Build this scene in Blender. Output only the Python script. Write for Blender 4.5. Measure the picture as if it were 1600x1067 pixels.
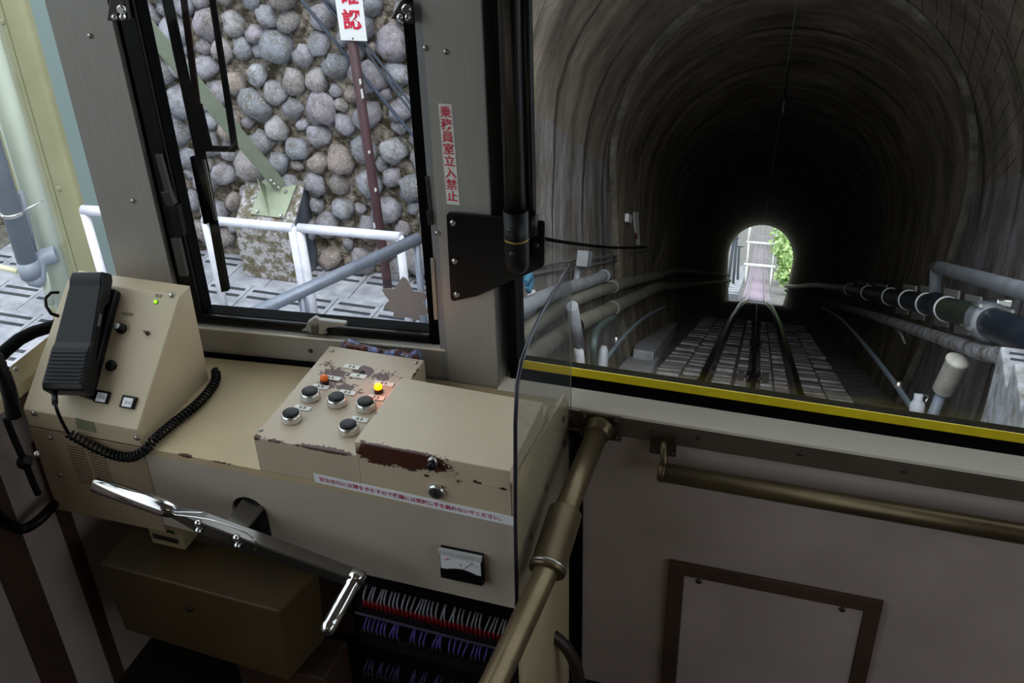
import bpy, bmesh, math, random
from mathutils import Vector, Matrix, noise

for o in list(bpy.data.objects):
    bpy.data.objects.remove(o)
SC = bpy.context.scene
COL = SC.collection
random.seed(7)

# ------------------------------------------------------------------ camera
F_PX, YAW, PITCH, ROLL = 1646.4, 0.324118, 0.564383, 0.035578
CAMP = Vector((0, 0, 1.72))


def cam_axes():
    cy, sy, cp, sp, cr, sr = math.cos(YAW), math.sin(YAW), math.cos(PITCH), math.sin(PITCH), math.cos(ROLL), math.sin(ROLL)
    fwd = Vector((-sy * cp, cy * cp, -sp))
    right = Vector((cy, sy, 0))
    down = fwd.cross(right)
    return right * cr + down * sr, -right * sr + down * cr, fwd


CR, CD, CF = cam_axes()
cam = bpy.data.cameras.new("camera")
cam.sensor_width = 36.0
cam.lens = F_PX / 1600 * 36
cam.clip_start = 0.02
cam.clip_end = 600
camo = bpy.data.objects.new("camera", cam)
COL.objects.link(camo)
camo.matrix_world = Matrix(((CR.x, -CD.x, -CF.x, CAMP.x), (CR.y, -CD.y, -CF.y, CAMP.y), (CR.z, -CD.z, -CF.z, CAMP.z), (0, 0, 0, 1)))
SC.camera = camo

# ------------------------------------------------------------------ light
world = bpy.data.worlds.new("overcast_sky")
SC.world = world
world.use_nodes = True
wb = world.node_tree.nodes["Background"]
wb.inputs[0].default_value = (0.86, 0.93, 1.0, 1)
wb.inputs[1].default_value = 1.6
SC.view_settings.view_transform = 'Standard'
SC.view_settings.look = 'None'
SC.view_settings.gamma = 1
SC.view_settings.use_curve_mapping = False
SC.view_settings.exposure = 0.55
sun = bpy.data.lights.new("sun_through_cloud", 'SUN')
sun.energy = 2.0
sun.angle = math.radians(45)
sun.color = (1.0, 0.97, 0.92)
suno = bpy.data.objects.new("sun_through_cloud", sun)
COL.objects.link(suno)
suno.rotation_euler = (math.radians(28), math.radians(18), 0)
lamp = bpy.data.lights.new("added_warm_fill", 'AREA')  # added warm fill for the cab interior, no known ceiling fixture
lamp.shape = 'RECTANGLE'
lamp.size, lamp.size_y = .9, .2
lamp.energy = 1.2
lamp.color = (1.0, .80, .58)
lampo = bpy.data.objects.new("added_warm_fill", lamp)
COL.objects.link(lampo)
lampo.location = (-.2, -1.2, 2.32)


# ------------------------------------------------------------------ pixel measurements -> points on real planes
def ray(x, y):
    return CR * ((x - 800) / F_PX) + CD * ((y - 533.5) / F_PX) + CF


def onY(x, y, Y=1.3):
    d = ray(x, y)
    return CAMP + d * (Y / d.y)


def onZ(x, y, Z):
    d = ray(x, y)
    return CAMP + d * ((Z - CAMP.z) / d.z)


def onX(x, y, X):
    d = ray(x, y)
    return CAMP + d * (X / d.x)


def onPl(x, y, p0, n):
    d = ray(x, y)
    return CAMP + d * ((p0 - CAMP).dot(n) / d.dot(n))


# left facet of the cab front
FA = 0.09424
FO = Vector((-0.5555, 1.3, 0))
FE = Vector((math.cos(FA), math.sin(FA), 0))
FN = Vector((-math.sin(FA), math.cos(FA), 0))


def facet(t, z, off=0.0):
    return FO + FE * t + FN * off + Vector((0, 0, z))


def onF(x, y, off=0.0):
    return onPl(x, y, FO + FN * off, FN)


# track frame
TT = ray(1187, 430).normalized()
TS = TT.cross(Vector((0, 0, 1))).normalized()
TN = TS.cross(TT)


def TW(u, s, n):
    return CAMP + TT * u + TS * s + TN * n


def onS(x, y, s):
    d = ray(x, y)
    return CAMP + d * (s / d.dot(TS))


def onN(x, y, n):
    d = ray(x, y)
    return CAMP + d * (n / d.dot(TN))


# ------------------------------------------------------------------ materials
def srgb(h):
    h = h.lstrip('#')
    r = []
    for i in (0, 2, 4):
        v = int(h[i:i + 2], 16) / 255
        r.append(v / 12.92 if v <= 0.04045 else ((v + 0.055) / 1.055) ** 2.4)
    return (*r, 1)


def newmat(name):
    m = bpy.data.materials.new(name)
    m.use_nodes = True
    nt = m.node_tree
    return m, nt, nt.nodes["Principled BSDF"]


def N(nt, kind, **kw):
    n = nt.nodes.new(kind)
    for k, v in kw.items():
        if hasattr(n, k) and not isinstance(v, dict):
            setattr(n, k, v)
    return n


def noise_fac(nt, scale, detail=4, rough=.6, vec=None, stretch=None):
    n = nt.nodes.new('ShaderNodeTexNoise')
    n.inputs['Scale'].default_value = scale
    n.inputs['Detail'].default_value = detail
    n.inputs['Roughness'].default_value = rough
    if vec is None:
        g = nt.nodes.new('ShaderNodeNewGeometry')
        vec = g.outputs['Position']
    if stretch:
        mp = nt.nodes.new('ShaderNodeVectorMath')
        mp.operation = 'MULTIPLY'
        mp.inputs[1].default_value = stretch
        nt.links.new(vec, mp.inputs[0])
        vec = mp.outputs[0]
    nt.links.new(vec, n.inputs['Vector'])
    return n.outputs['Fac']


def ramp(nt, fac, stops):
    r = nt.nodes.new('ShaderNodeValToRGB')
    el = r.color_ramp.elements
    while len(el) < len(stops):
        el.new(.5)
    for e, (p, c) in zip(el, stops):
        e.position = p
        e.color = c
    nt.links.new(fac, r.inputs[0])
    return r.outputs[0]


def math_(nt, op, a, b=None, clamp=False):
    m = nt.nodes.new('ShaderNodeMath')
    m.operation = op
    m.use_clamp = clamp
    for i, v in enumerate((a, b)):
        if v is None:
            continue
        if isinstance(v, (int, float)):
            m.inputs[i].default_value = v
        else:
            nt.links.new(v, m.inputs[i])
    return m.outputs[0]


def mixc(nt, fac, a, b):
    m = nt.nodes.new('ShaderNodeMix')
    m.data_type = 'RGBA'
    for i, v in ((0, fac), (6, a), (7, b)):
        if isinstance(v, (int, float)):
            m.inputs[i].default_value = v
        elif isinstance(v, tuple):
            m.inputs[i].default_value = v
        else:
            nt.links.new(v, m.inputs[i])
    return m.outputs[2]


def bump(nt, b, fac, strength=.3, dist=.01):
    n = nt.nodes.new('ShaderNodeBump')
    n.inputs['Strength'].default_value = strength
    n.inputs['Distance'].default_value = dist
    nt.links.new(fac, n.inputs['Height'])
    nt.links.new(n.outputs[0], b.inputs['Normal'])


def mat(name, col, rough=.5, metal=0., col2=None, scale=8., bscale=0., bstr=.2, bdist=.002, spec=.5, stretch=None, lo=.35, hi=.65, emit=None, estr=1.):
    m, nt, b = newmat(name)
    c = srgb(col)
    b.inputs['Base Color'].default_value = c
    b.inputs['Roughness'].default_value = rough
    b.inputs['Metallic'].default_value = metal
    b.inputs['Specular IOR Level'].default_value = spec
    if col2:
        f = noise_fac(nt, scale, stretch=stretch)
        nt.links.new(ramp(nt, f, [(lo, c), (hi, srgb(col2))]), b.inputs['Base Color'])
    if bscale:
        bump(nt, b, noise_fac(nt, bscale, 3), bstr, bdist)
    if emit:
        b.inputs['Emission Color'].default_value = srgb(emit)
        b.inputs['Emission Strength'].default_value = estr
    return m


def brushed(name, col, rough=.35, metal=.85, stretch=(2, 2, 60)):
    m, nt, b = newmat(name)
    c = srgb(col)
    b.inputs['Metallic'].default_value = metal
    f = noise_fac(nt, 6, 5, .7, stretch=stretch)
    d = tuple(v * .88 for v in c[:3]) + (1,)
    nt.links.new(ramp(nt, f, [(.3, d), (.7, c)]), b.inputs['Base Color'])
    b.inputs['Roughness'].default_value = rough
    bump(nt, b, f, .05, .001)
    return m


def chipped(name, col, chip, blobs, nscale=90., rough=.45, amp=2.6):
    """paint worn through to primer inside the listed patches (centre, radii, strength)"""
    m, nt, b = newmat(name)
    geo = nt.nodes.new('ShaderNodeNewGeometry')
    total = None
    for cen, rad, stg in blobs:
        s = nt.nodes.new('ShaderNodeVectorMath')
        s.operation = 'SUBTRACT'
        s.inputs[1].default_value = cen
        nt.links.new(geo.outputs['Position'], s.inputs[0])
        d = nt.nodes.new('ShaderNodeVectorMath')
        d.operation = 'DIVIDE'
        d.inputs[1].default_value = rad
        nt.links.new(s.outputs[0], d.inputs[0])
        ln = nt.nodes.new('ShaderNodeVectorMath')
        ln.operation = 'LENGTH'
        nt.links.new(d.outputs[0], ln.inputs[0])
        v = math_(nt, 'MULTIPLY', math_(nt, 'SUBTRACT', 1.0, ln.outputs['Value'], True), stg * 1.75)
        total = v if total is None else math_(nt, 'MAXIMUM', total, v)
    nz = noise_fac(nt, nscale, 6, .65)
    nz2 = noise_fac(nt, nscale * .3, 3, .6)
    nn = math_(nt, 'SUBTRACT', math_(nt, 'ADD', math_(nt, 'MULTIPLY', nz, .6), math_(nt, 'MULTIPLY', nz2, .4)), .5)
    sm = math_(nt, 'ADD', math_(nt, 'MULTIPLY', nn, amp), total)
    gate = math_(nt, 'GREATER_THAN', total, .02)
    mask = math_(nt, 'MULTIPLY', math_(nt, 'GREATER_THAN', sm, .5), gate)
    base = ramp(nt, noise_fac(nt, 14, 3), [(.3, srgb(col)), (.75, tuple(x * .9 for x in srgb(col)[:3]) + (1,))])
    nt.links.new(mixc(nt, mask, base, srgb(chip)), b.inputs['Base Color'])
    b.inputs['Roughness'].default_value = rough
    inv = math_(nt, 'SUBTRACT', 1.0, mask)
    bump(nt, b, inv, .4, .0006)
    return m


def glassmat(name, tint, refl=.9, haze=0.0, hazecol='#9aa0a0'):
    m = bpy.data.materials.new(name)
    m.use_nodes = True
    nt = m.node_tree
    nt.nodes.clear()
    out = nt.nodes.new('ShaderNodeOutputMaterial')
    t = nt.nodes.new('ShaderNodeBsdfTransparent')
    t.inputs[0].default_value = tint
    g = nt.nodes.new('ShaderNodeBsdfGlossy')
    g.inputs['Roughness'].default_value = .02
    g.inputs[0].default_value = (refl, refl, refl, 1)
    lw = nt.nodes.new('ShaderNodeLayerWeight')
    lw.inputs[0].default_value = .5
    fr = math_(nt, 'ADD', math_(nt, 'MULTIPLY', math_(nt, 'POWER', lw.outputs['Facing'], 5.0), .9), .035)
    mx = nt.nodes.new('ShaderNodeMixShader')
    nt.links.new(fr, mx.inputs[0])
    if haze:
        d = nt.nodes.new('ShaderNodeBsdfDiffuse')
        d.inputs[0].default_value = srgb(hazecol)
        m2 = nt.nodes.new('ShaderNodeMixShader')
        m2.inputs[0].default_value = haze
        nt.links.new(t.outputs[0], m2.inputs[1])
        nt.links.new(d.outputs[0], m2.inputs[2])
        nt.links.new(m2.outputs[0], mx.inputs[1])
    else:
        nt.links.new(t.outputs[0], mx.inputs[1])
    nt.links.new(g.outputs[0], mx.inputs[2])
    nt.links.new(mx.outputs[0], out.inputs[0])
    return m


# ------------------------------------------------------------------ mesh builder
class MB:
    def __init__(s):
        s.v = []
        s.f = []
        s.sm = []

    def add(s, vs, fs, smooth=False):
        k = len(s.v)
        s.v += [Vector(p) for p in vs]
        for f in fs:
            s.f.append([i + k for i in f])
            s.sm.append(smooth)
        return s

    def box(s, a, b):
        x0, y0, z0 = (min(a[i], b[i]) for i in range(3))
        x1, y1, z1 = (max(a[i], b[i]) for i in range(3))
        return s.add([(x0, y0, z0), (x1, y0, z0), (x1, y1, z0), (x0, y1, z0), (x0, y0, z1), (x1, y0, z1), (x1, y1, z1), (x0, y1, z1)],
                     [(0, 3, 2, 1), (4, 5, 6, 7), (0, 1, 5, 4), (1, 2, 6, 5), (2, 3, 7, 6), (3, 0, 4, 7)])

    def hexa(s, p):
        return s.add(p, [(0, 3, 2, 1), (4, 5, 6, 7), (0, 1, 5, 4), (1, 2, 6, 5), (2, 3, 7, 6), (3, 0, 4, 7)])

    def obox(s, o, ex, ey, ez):
        """box from corner o along three vectors"""
        o = Vector(o)
        ex, ey, ez = Vector(ex), Vector(ey), Vector(ez)
        return s.hexa([o, o + ex, o + ex + ey, o + ey, o + ez, o + ex + ez, o + ex + ey + ez, o + ey + ez])

    def prism(s, poly, vec):
        n = len(poly)
        poly = [Vector(p) for p in poly]
        vec = Vector(vec)
        fs = [tuple(range(n))[::-1], tuple(range(n, 2 * n))]
        for i in range(n):
            j = (i + 1) % n
            fs.append((i, j, n + j, n + i))
        return s.add(poly + [p + vec for p in poly], fs)

    def tube(s, pts, r, n=12, caps=True, closed=False):
        pts = [Vector(p) for p in pts]
        m = len(pts)
        rs = r if isinstance(r, (list, tuple)) else [r] * m
        tang = []
        for i in range(m):
            a = pts[max(i - 1, 0)]
            b = pts[min(i + 1, m - 1)]
            tang.append((b - a).normalized())
        up = Vector((0, 0, 1)) if abs(tang[0].z) < .9 else Vector((1, 0, 0))
        x = tang[0].cross(up).normalized()
        vs = []
        for i in range(m):
            t = tang[i]
            x = (x - t * x.dot(t)).normalized()
            y = t.cross(x)
            for k in range(n):
                a = 2 * math.pi * k / n
                vs.append(pts[i] + (x * math.cos(a) + y * math.sin(a)) * rs[i])
        fs = []
        for i in range(m - 1):
            for k in range(n):
                l = (k + 1) % n
                fs.append((i * n + k, i * n + l, (i + 1) * n + l, (i + 1) * n + k))
        s.add(vs, fs, True)
        if caps:
            k0 = len(s.v) - len(vs)
            s.f.append([k0 + k for k in range(n)][::-1])
            s.f.append([k0 + (m - 1) * n + k for k in range(n)])
            s.sm += [False, False]
        return s

    def lathe(s, base, axis, prof, n=20):
        """prof = [(r,h)...] along axis from base"""
        base, axis = Vector(base), Vector(axis).normalized()
        up = Vector((0, 0, 1)) if abs(axis.z) < .9 else Vector((1, 0, 0))
        x = axis.cross(up).normalized()
        y = axis.cross(x)
        vs = []
        for r, h in prof:
            for k in range(n):
                a = 2 * math.pi * k / n
                vs.append(base + axis * h + (x * math.cos(a) + y * math.sin(a)) * r)
        fs = []
        for i in range(len(prof) - 1):
            for k in range(n):
                l = (k + 1) % n
                fs.append((i * n + k, i * n + l, (i + 1) * n + l, (i + 1) * n + k))
        s.add(vs, fs, True)
        k0 = len(s.v) - len(vs)
        s.f.append([k0 + k for k in range(n)][::-1])
        s.f.append([k0 + (len(prof) - 1) * n + k for k in range(n)])
        s.sm += [False, False]
        return s

    def disc(s, c, nrm, r, n=16):
        return s.lathe(c, nrm, [(r, 0), (r, .0006)], n)

    def build(s, name, material, parent=None, bevel=0., seg=2, flat=False, loc=None):
        base = loc if loc is not None else (root_loc(parent) if parent else None)
        if base is None:
            xs = [p.x for p in s.v]
            ys = [p.y for p in s.v]
            base = Vector(((min(xs) + max(xs)) / 2, (min(ys) + max(ys)) / 2, min(p.z for p in s.v)))
        me = bpy.data.meshes.new(name)
        me.from_pydata([p - base for p in s.v], [], s.f)
        bm = bmesh.new()
        bm.from_mesh(me)
        bmesh.ops.recalc_face_normals(bm, faces=bm.faces)
        bm.to_mesh(me)
        bm.free()
        if not flat:
            me.polygons.foreach_set('use_smooth', s.sm)
        me.materials.append(material)
        o = bpy.data.objects.new(name, me)
        COL.objects.link(o)
        if parent:
            o.parent = parent
        else:
            o.location = base
        if bevel:
            b = o.modifiers.new("bevel", 'BEVEL')
            b.width = bevel
            b.segments = seg
            b.limit_method = 'ANGLE'
            b.harden_normals = False
        return o


def root_loc(o):
    while o.parent:
        o = o.parent
    return o.location.copy()


def tag(o, label, cat, group=None, kind=None):
    o['label'] = label
    o['category'] = cat
    if group:
        o['group'] = group
    if kind:
        o['kind'] = kind
    return o


def thing(name, label, cat, loc, group=None):
    o = bpy.data.objects.new(name, None)
    o.empty_display_size = .05
    COL.objects.link(o)
    o.location = Vector(loc)
    return tag(o, label, cat, group)


def struct(o):
    o['kind'] = 'structure'
    return o


def textobj(txt, size, origin, xd, yd, material, parent, name='lettering', bold=0., lift=.0006, align='CENTER'):
    c = bpy.data.curves.new('t', 'FONT')
    c.body = txt
    c.size = size
    c.align_x = align
    c.align_y = 'CENTER'
    c.offset = bold
    c.resolution_u = 2
    t = bpy.data.objects.new('t', c)
    COL.objects.link(t)
    bpy.context.view_layer.update()
    dg = bpy.context.evaluated_depsgraph_get()
    me = bpy.data.meshes.new_from_object(t.evaluated_get(dg))
    bpy.data.objects.remove(t)
    xd = Vector(xd).normalized()
    zd = xd.cross(Vector(yd)).normalized()
    yd = zd.cross(xd)
    base = root_loc(parent)
    o0 = Vector(origin) + zd * lift
    for v in me.vertices:
        v.co = o0 + xd * v.co.x + yd * v.co.y - base
    me.materials.clear()
    me.materials.append(material)
    me.name = name
    o = bpy.data.objects.new(name, me)
    COL.objects.link(o)
    o.parent = parent
    return o


def copy_to(src, parent, loc):
    c = src.copy()
    COL.objects.link(c)
    c.parent = parent
    c.location = loc
    return c


SCREW = {}


def screw(p, nrm, r, material, parent, name='screw'):
    """round-head screw with a cross slot; mesh shared between alike ones"""
    nrm = Vector(nrm).normalized()
    key = (round(r, 4), material.name, tuple(round(v, 2) for v in nrm))
    if key not in SCREW:
        b = MB().lathe((0, 0, 0), nrm, [(r, -.0004), (r, r * .25), (r * .75, r * .55), (r * .3, r * .68)], 10)
        o = b.build(name, material, None, loc=Vector((0, 0, 0)))
        SCREW[key] = o.data
        bpy.data.objects.remove(o)
    o = bpy.data.objects.new(name, SCREW[key])
    COL.objects.link(o)
    o.parent = parent
    o.location = Vector(p) - root_loc(parent) if parent else Vector(p)
    return o


# palette
CREAM = '#c2b295'
m_cream = mat('cream_paint', CREAM, .42, col2='#c2b492', scale=5, bscale=260, bstr=.06, bdist=.0006)
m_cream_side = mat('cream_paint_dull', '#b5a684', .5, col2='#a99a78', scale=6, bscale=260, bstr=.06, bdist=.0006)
m_lam = mat('grey_beige_laminate', '#ac9e96', .55, col2='#9f9189', scale=6, bscale=300, bstr=.05, bdist=.0005)
m_brown = mat('brown_trim', '#4a382c', .5, col2='#3f2f25', scale=10)
m_brownsill = mat('bronze_brown_strip', '#5d5246', .45, .3, col2='#52483d', scale=10)
m_stainless = brushed('brushed_stainless', '#a19d96', .4, .3, (40, 40, 1.5))
m_sillmetal = brushed('brushed_sill', '#e9e3d3', .28, .25, (2, 40, 40))
m_sidemetal = brushed('grey_aluminium', '#8a8c8d', .4, .3, (40, 40, 1.5))
m_chrome = mat('chrome', '#d8d8d8', .1, 1.)
m_steel = mat('steel_screw', '#a8a49c', .28, .95)
m_darkscrew = mat('dark_screw', '#4a4642', .35, .8)
m_alu = mat('aluminium_bezel', '#d5d5d2', .25, .9)
m_blackrub = mat('black_rubber', '#040404', .7, bscale=200, bstr=.05, spec=.06)
m_blackpaint = mat('black_paint', '#08080a', .35, spec=.25)
m_blacktube = mat('glossy_black_tube', '#07080b', .22, spec=.6)
m_blackplas = mat('black_plastic', '#0b0b0c', .42, spec=.25, bscale=500, bstr=.05, bdist=.0004)
m_yellow = mat('yellow_strip', '#d8c31a', .5, col2='#c9b212', scale=20)
m_pipebrown = mat('bronze_handrail', '#65573f', .36, .7, col2='#584b36', scale=12)
m_bronzebr = mat('dark_bronze_bracket', '#4c4335', .45, .6)
m_white = mat('white_enamel', '#e6e7ea', .35)
m_tag = mat('white_engraved_plate', '#dcdad2', .4)
m_ink = mat('black_ink', '#24211e', .6)
m_red = mat('red_ink', '#c3203a', .6)
m_redlab = mat('crimson_ink', '#b02a58', .6)
m_glass = glassmat('window_glass', (.93, .95, .95, 1), .55)
m_acryl = glassmat('acrylic_sheet', (.95, .95, .95, 1), .5, .035)
m_acredge = mat('acrylic_cut_edge', '#25242f', .3)
m_dark = mat('dark_void', '#0b0908', .8)
m_floor = mat('dark_floor', '#231b14', .6, col2='#1b150f', scale=20)
m_shell = mat('cab_lining', '#a69d92', .6)
m_tan = mat('tan_box_paint', '#57462a', .5, col2='#4d3f26', scale=9)

# ================================================================== CAB SHELL
XL, XR, YB, ZT, ZF = -1.17, 1.25, -3.2, 2.35, 0.12
struct(MB().box((XL - .1, YB, ZF - .1), (XR + .1, 1.34, ZF)).build('floor', m_floor))
struct(MB().box((XL - .1, YB, ZT), (XR + .1, 1.40, ZT + .08)).build('ceiling', m_shell))
# left wall: lower panels with brown joint strips, window opening above
wl = struct(MB().box((XL - .05, YB, ZF), (XL, 1.25, .80)).build('wall_left', m_lam))
b = MB().box((XL - .05, YB, 2.05), (XL, 1.25, ZT))
b.box((XL - .05, -3.2, .8), (XL, -.6, 2.05))
b.build('upper_panel', m_lam, wl)
MB().box((XL, 1.040, ZF), (XL + .004, 1.068, .70)).build('joint_strip', m_brown, wl)
MB().box((XL, .897, ZF), (XL + .004, .962, .70)).build('joint_strip', m_brown, wl)
MB().box((XL, .70, ZF), (XL + .004, .76, .70)).build('joint_strip', m_brown, wl)
wr = struct(MB().box((XR, YB, ZF), (XR + .05, 1.33, .85)).build('wall_right', m_lam))
b = MB().box((XR, YB, 2.05), (XR + .05, 1.33, ZT))
b.box((XR, -3.2, .85), (XR + .05, -.5, 2.05)).box((XR, -.5, 1.5), (XR + .05, 1.1, 2.05)).box((XR, 1.1, .85), (XR + .05, 1.33, 2.05)).box((XR, YB, .85), (XR + .05, YB + .1, 2.05))
b.build('upper_panel', m_lam, wr)  # unseen; right window opening reduced to cut light on the front wall
wbk = struct(MB().box((XL, YB - .05, ZF), (XR, YB, 1.1)).build('wall_back', m_lam))
MB().box((XL, YB - .05, 1.1), (XR, YB, ZT)).build('upper_panel', m_lam, wbk)  # unseen; rear windows closed off to keep light from the front wall
# front wall
wf = struct(MB().box((-.36, 1.3, ZF), (XR, 1.33, .722)).build('wall_front', m_lam))
p0, p1 = facet(-.62, 0), facet(.20, 0)
MB().obox((p0.x, p0.y, ZF), p1 - p0, FN * .03, (0, 0, .70 - ZF)).build('lower_panel', m_lam, wf)
b = MB().box((-.56, 1.3, 2.05), (XR, 1.34, ZT))
b.obox((p0.x, p0.y, 2.05), FE * .63, FN * .04, (0, 0, .3))
b.build('header', m_shell, wf)
# dark vertical joint on the front wall
MB().box((-.357, 1.294, ZF), (-.322, 1.301, .70)).build('joint_strip', m_blackrub, wf)
# strip under the sill
b = MB().box((-.42, 1.291, .7105), (XR, 1.302, .744))
b.build('cover_strip', m_brownsill, wf, .001)
for px in ((1092, 683), (1412, 735), (1250, 709)):
    screw(onY(*px, 1.2905), (0, -1, 0), .004, m_darkscrew, wf)

# hatch on the front wall
hat = thing('wall_hatch', 'brown framed rectangular hatch in the grey beige front wall under the grab bar', 'hatch', (0, 1.3, .2))
x0, x1, zt = -.173, .168, .466
fr = .026
b = MB()
b.box((x0, 1.292, zt - fr), (x1, 1.3, zt))
b.box((x0, 1.292, ZF + .03), (x0 + fr, 1.3, zt - fr))
b.box((x1 - fr, 1.292, ZF + .03), (x1, 1.3, zt - fr))
b.build('frame', m_brown, hat, .0012)
MB().box((x0 + fr + .001, 1.295, ZF + .03), (x1 - fr - .001, 1.3, zt - fr - .001)).build('door', m_lam, hat)
for px in ((1092, 908), (1316, 952)):
    screw(onY(*px, 1.2948), (0, -1, 0), .0052, m_darkscrew, hat)
for px in ((1062, 886), (1062, 897), (1160, 904), (1258, 923), (1357, 944), (1354, 952)):
    screw(onY(*px, 1.2918), (0, -1, 0), .0028, m_brown, hat)

# ================================================================== FRONT WINDOWS, PILLARS, SILLS
# centre pillar
p = struct(MB().hexa([(-.546, 1.3, .735), (-.463, 1.3, .735), (-.443, 1.345, .735), (-.546, 1.345, .735),
                      (-.546, 1.3, 2.05), (-.463, 1.3, 2.05), (-.443, 1.345, 2.05), (-.546, 1.345, 2.05)]).build('trim_1', m_stainless))
MB().box((-.5575, 1.3015, .76), (-.546, 1.34, 2.05)).build('edge_strip', m_sidemetal, p)
MB().hexa([(-.4625, 1.3005, .76), (-.4615, 1.3005, .76), (-.442, 1.345, .76), (-.444, 1.346, .76),
           (-.4625, 1.3005, 2.05), (-.4615, 1.3005, 2.05), (-.442, 1.345, 2.05), (-.444, 1.346, 2.05)]).build('side_face', m_sidemetal, p)
for px in ((665, 75), (697, 81), (684, 364)):
    screw(onY(*px, 1.2998), (0, -1, 0), .0042, m_steel, p)
# left corner pillar on the facet
b = MB().obox(facet(-.547, .80), FE * .099, FN * .05, (0, 0, 1.25))
pl = struct(b.build('trim_2', m_stainless))
for px in ((141, 56), (208, 314)):
    screw(onF(*px, -.0004), -FN, .0042, m_steel, pl)

# left front window: black frame, glass, handles
w1 = MB()
OFF = .012
for t0, t1, z0, z1 in ((-.452, -.411, .805, 2.05), (-.022, .006, .805, 2.05), (-.411, -.022, .805, .839), (-.411, -.022, 2.0, 2.05)):
    w1.obox(facet(t0, z0, OFF), FE * (t1 - t0), FN * .03, (0, 0, z1 - z0))
w1 = struct(w1.build('window_1', m_blackrub, None, .002))
b = MB()
for t0, t1, z0, z1 in ((-.440, -.413, .8235, 2.0), (-.413, -.02, .822, .838)):
    b.obox(facet(t0, z0, OFF - .006), FE * (t1 - t0), FN * .01, (0, 0, z1 - z0))
b.build('inner_frame', m_blackpaint, w1, .002)
MB().obox(facet(-.413, .836, OFF + .022), FE * .395, FN * .004, (0, 0, 1.18)).build('pane', m_glass, w1)
# thin bright edges of the stays on both sides of the frame


def fbar(pa, pb, w, d, off, m, name, par):
    a, c = onF(*pa, off), onF(*pb, off)
    ax = (c - a)
    wv = FN.cross(ax).normalized() * w
    return MB().obox(a - wv / 2, wv, FN * d, ax).build(name, m, par, .0008)


m_greybar = mat('grey_stay_metal', '#4a4946', .4, .5)
fbar((246, 242), (262, 302), .009, .008, -.004, m_greybar, 'window_stay', w1)
fbar((257, 300), (266, 322), .014, .012, -.006, m_darkscrew, 'window_stay', w1)
fbar((270, 322), (280, 368), .015, .012, -.006, m_blackplas, 'window_stay', w1)
fbar((273, 374), (286, 432), .014, .01, -.004, m_greybar, 'window_stay', w1)
fbar((666, 276), (672, 330), .004, .006, -.002, m_greybar, 'window_stay', w1)
fbar((670, 330), (672, 352), .008, .008, -.004, m_darkscrew, 'window_stay', w1)
m_strip = mat('pale_metal_strip', '#a19a8c', .4, .4)
fbar((675, 404), (681, 500), .006, .004, -.001, m_strip, 'window_stay', w1)
# latches at the top corners
for nm, pts in (('left', ((172, 30), (207, 30), (201, -6), (177, -10))), ('right', ((613, 26), (650, 36), (646, 4), (628, -2)))):
    b = MB().prism([onF(*q, -.002) for q in pts], -FN * .01)
    la = b.build('latch', m_darkscrew, w1, .002)
    cx = sum(q[0] for q in pts) / 4
    b = MB()
    for dx in (-7, 5):
        b.lathe(onF(cx + dx, 25, -.012), -FN, [(.004, 0), (.0048, .003), (.004, .008), (.0015, .010)], 12)
    b.lathe(onF(cx + 2, 14, -.012), -FN, [(.007, 0), (.007, .004), (.005, .006)], 12)
    b.build('knob', m_chrome, la)

# window handle
m_latch = mat('dull_latch_metal', '#8d8a84', .35, .5)
hn = thing('casement_latch', 'grey metal lever latch on the bottom rail of the left front window', 'handle', onF(500, 520, -.01))
MB().prism([onF(*q, -.012) for q in ((476, 514), (481, 503), (491, 496), (497, 500), (540, 505), (541, 510), (512, 513), (505, 523), (485, 521))], FN * .010).build('lever', m_latch, hn, .002)
MB().prism([onF(*q, -.005) for q in ((468, 520), (472, 516), (510, 521), (511, 526))], FN * .018).build('base', m_darkscrew, hn, .001)
MB().prism([onF(*q, -.014) for q in ((485, 508), (497, 508), (497, 523), (486, 521))], FN * .006).build('boss', m_greybar, hn, .0015)

# maple leaf sticker seen from its back
leaf = [(850, 545), (885, 570), (905, 610), (935, 665), (1000, 672), (1055, 690), (1045, 730), (1015, 765), (1050, 810), (1065, 850), (1030, 865), (990, 868), (1000, 912),
        (940, 905), (890, 885), (830, 890), (770, 888), (775, 835), (725, 825), (690, 800), (710, 770), (737, 745), (700, 700), (675, 650), (730, 645), (780, 648), (815, 590)]
MBl = MB().prism([onF(470 + x / 5.336, 330 + y / 5.336, OFF + .0205) for x, y in leaf], FN * .0012)
tag(MBl.build('leaf_sticker', mat('sticker_back', '#a59c9a', .6)), 'pale grey seven pointed leaf sticker in the lower corner of the left window pane', 'sticker')

# sill below the left window
ts = MB()
zA = .8175
ts.hexa([facet(-.46, zA - .004, 0), facet(.006, zA - .004, 0), facet(.006, zA - .004, .045), facet(-.46, zA - .004, .045),
         facet(-.46, zA, 0), facet(.006, zA, 0), facet(.006, zA + .002, .045), facet(-.46, zA + .002, .045)])
ts = struct(ts.build('trim_3', m_sillmetal, None, .001))
MB().obox(facet(-.56, .740, .004), FE * .566, FN * .03, (0, 0, .074)).build('fascia', m_stainless, ts)
MB().obox(facet(-.46, .757, -.002), FE * .30, FN * .03, (0, 0, .010)).build('sealing_strip', m_blackrub, ts, .001)
screw(onF(485, 548, .0038), -FN, .004, m_darkscrew, ts)

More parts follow.
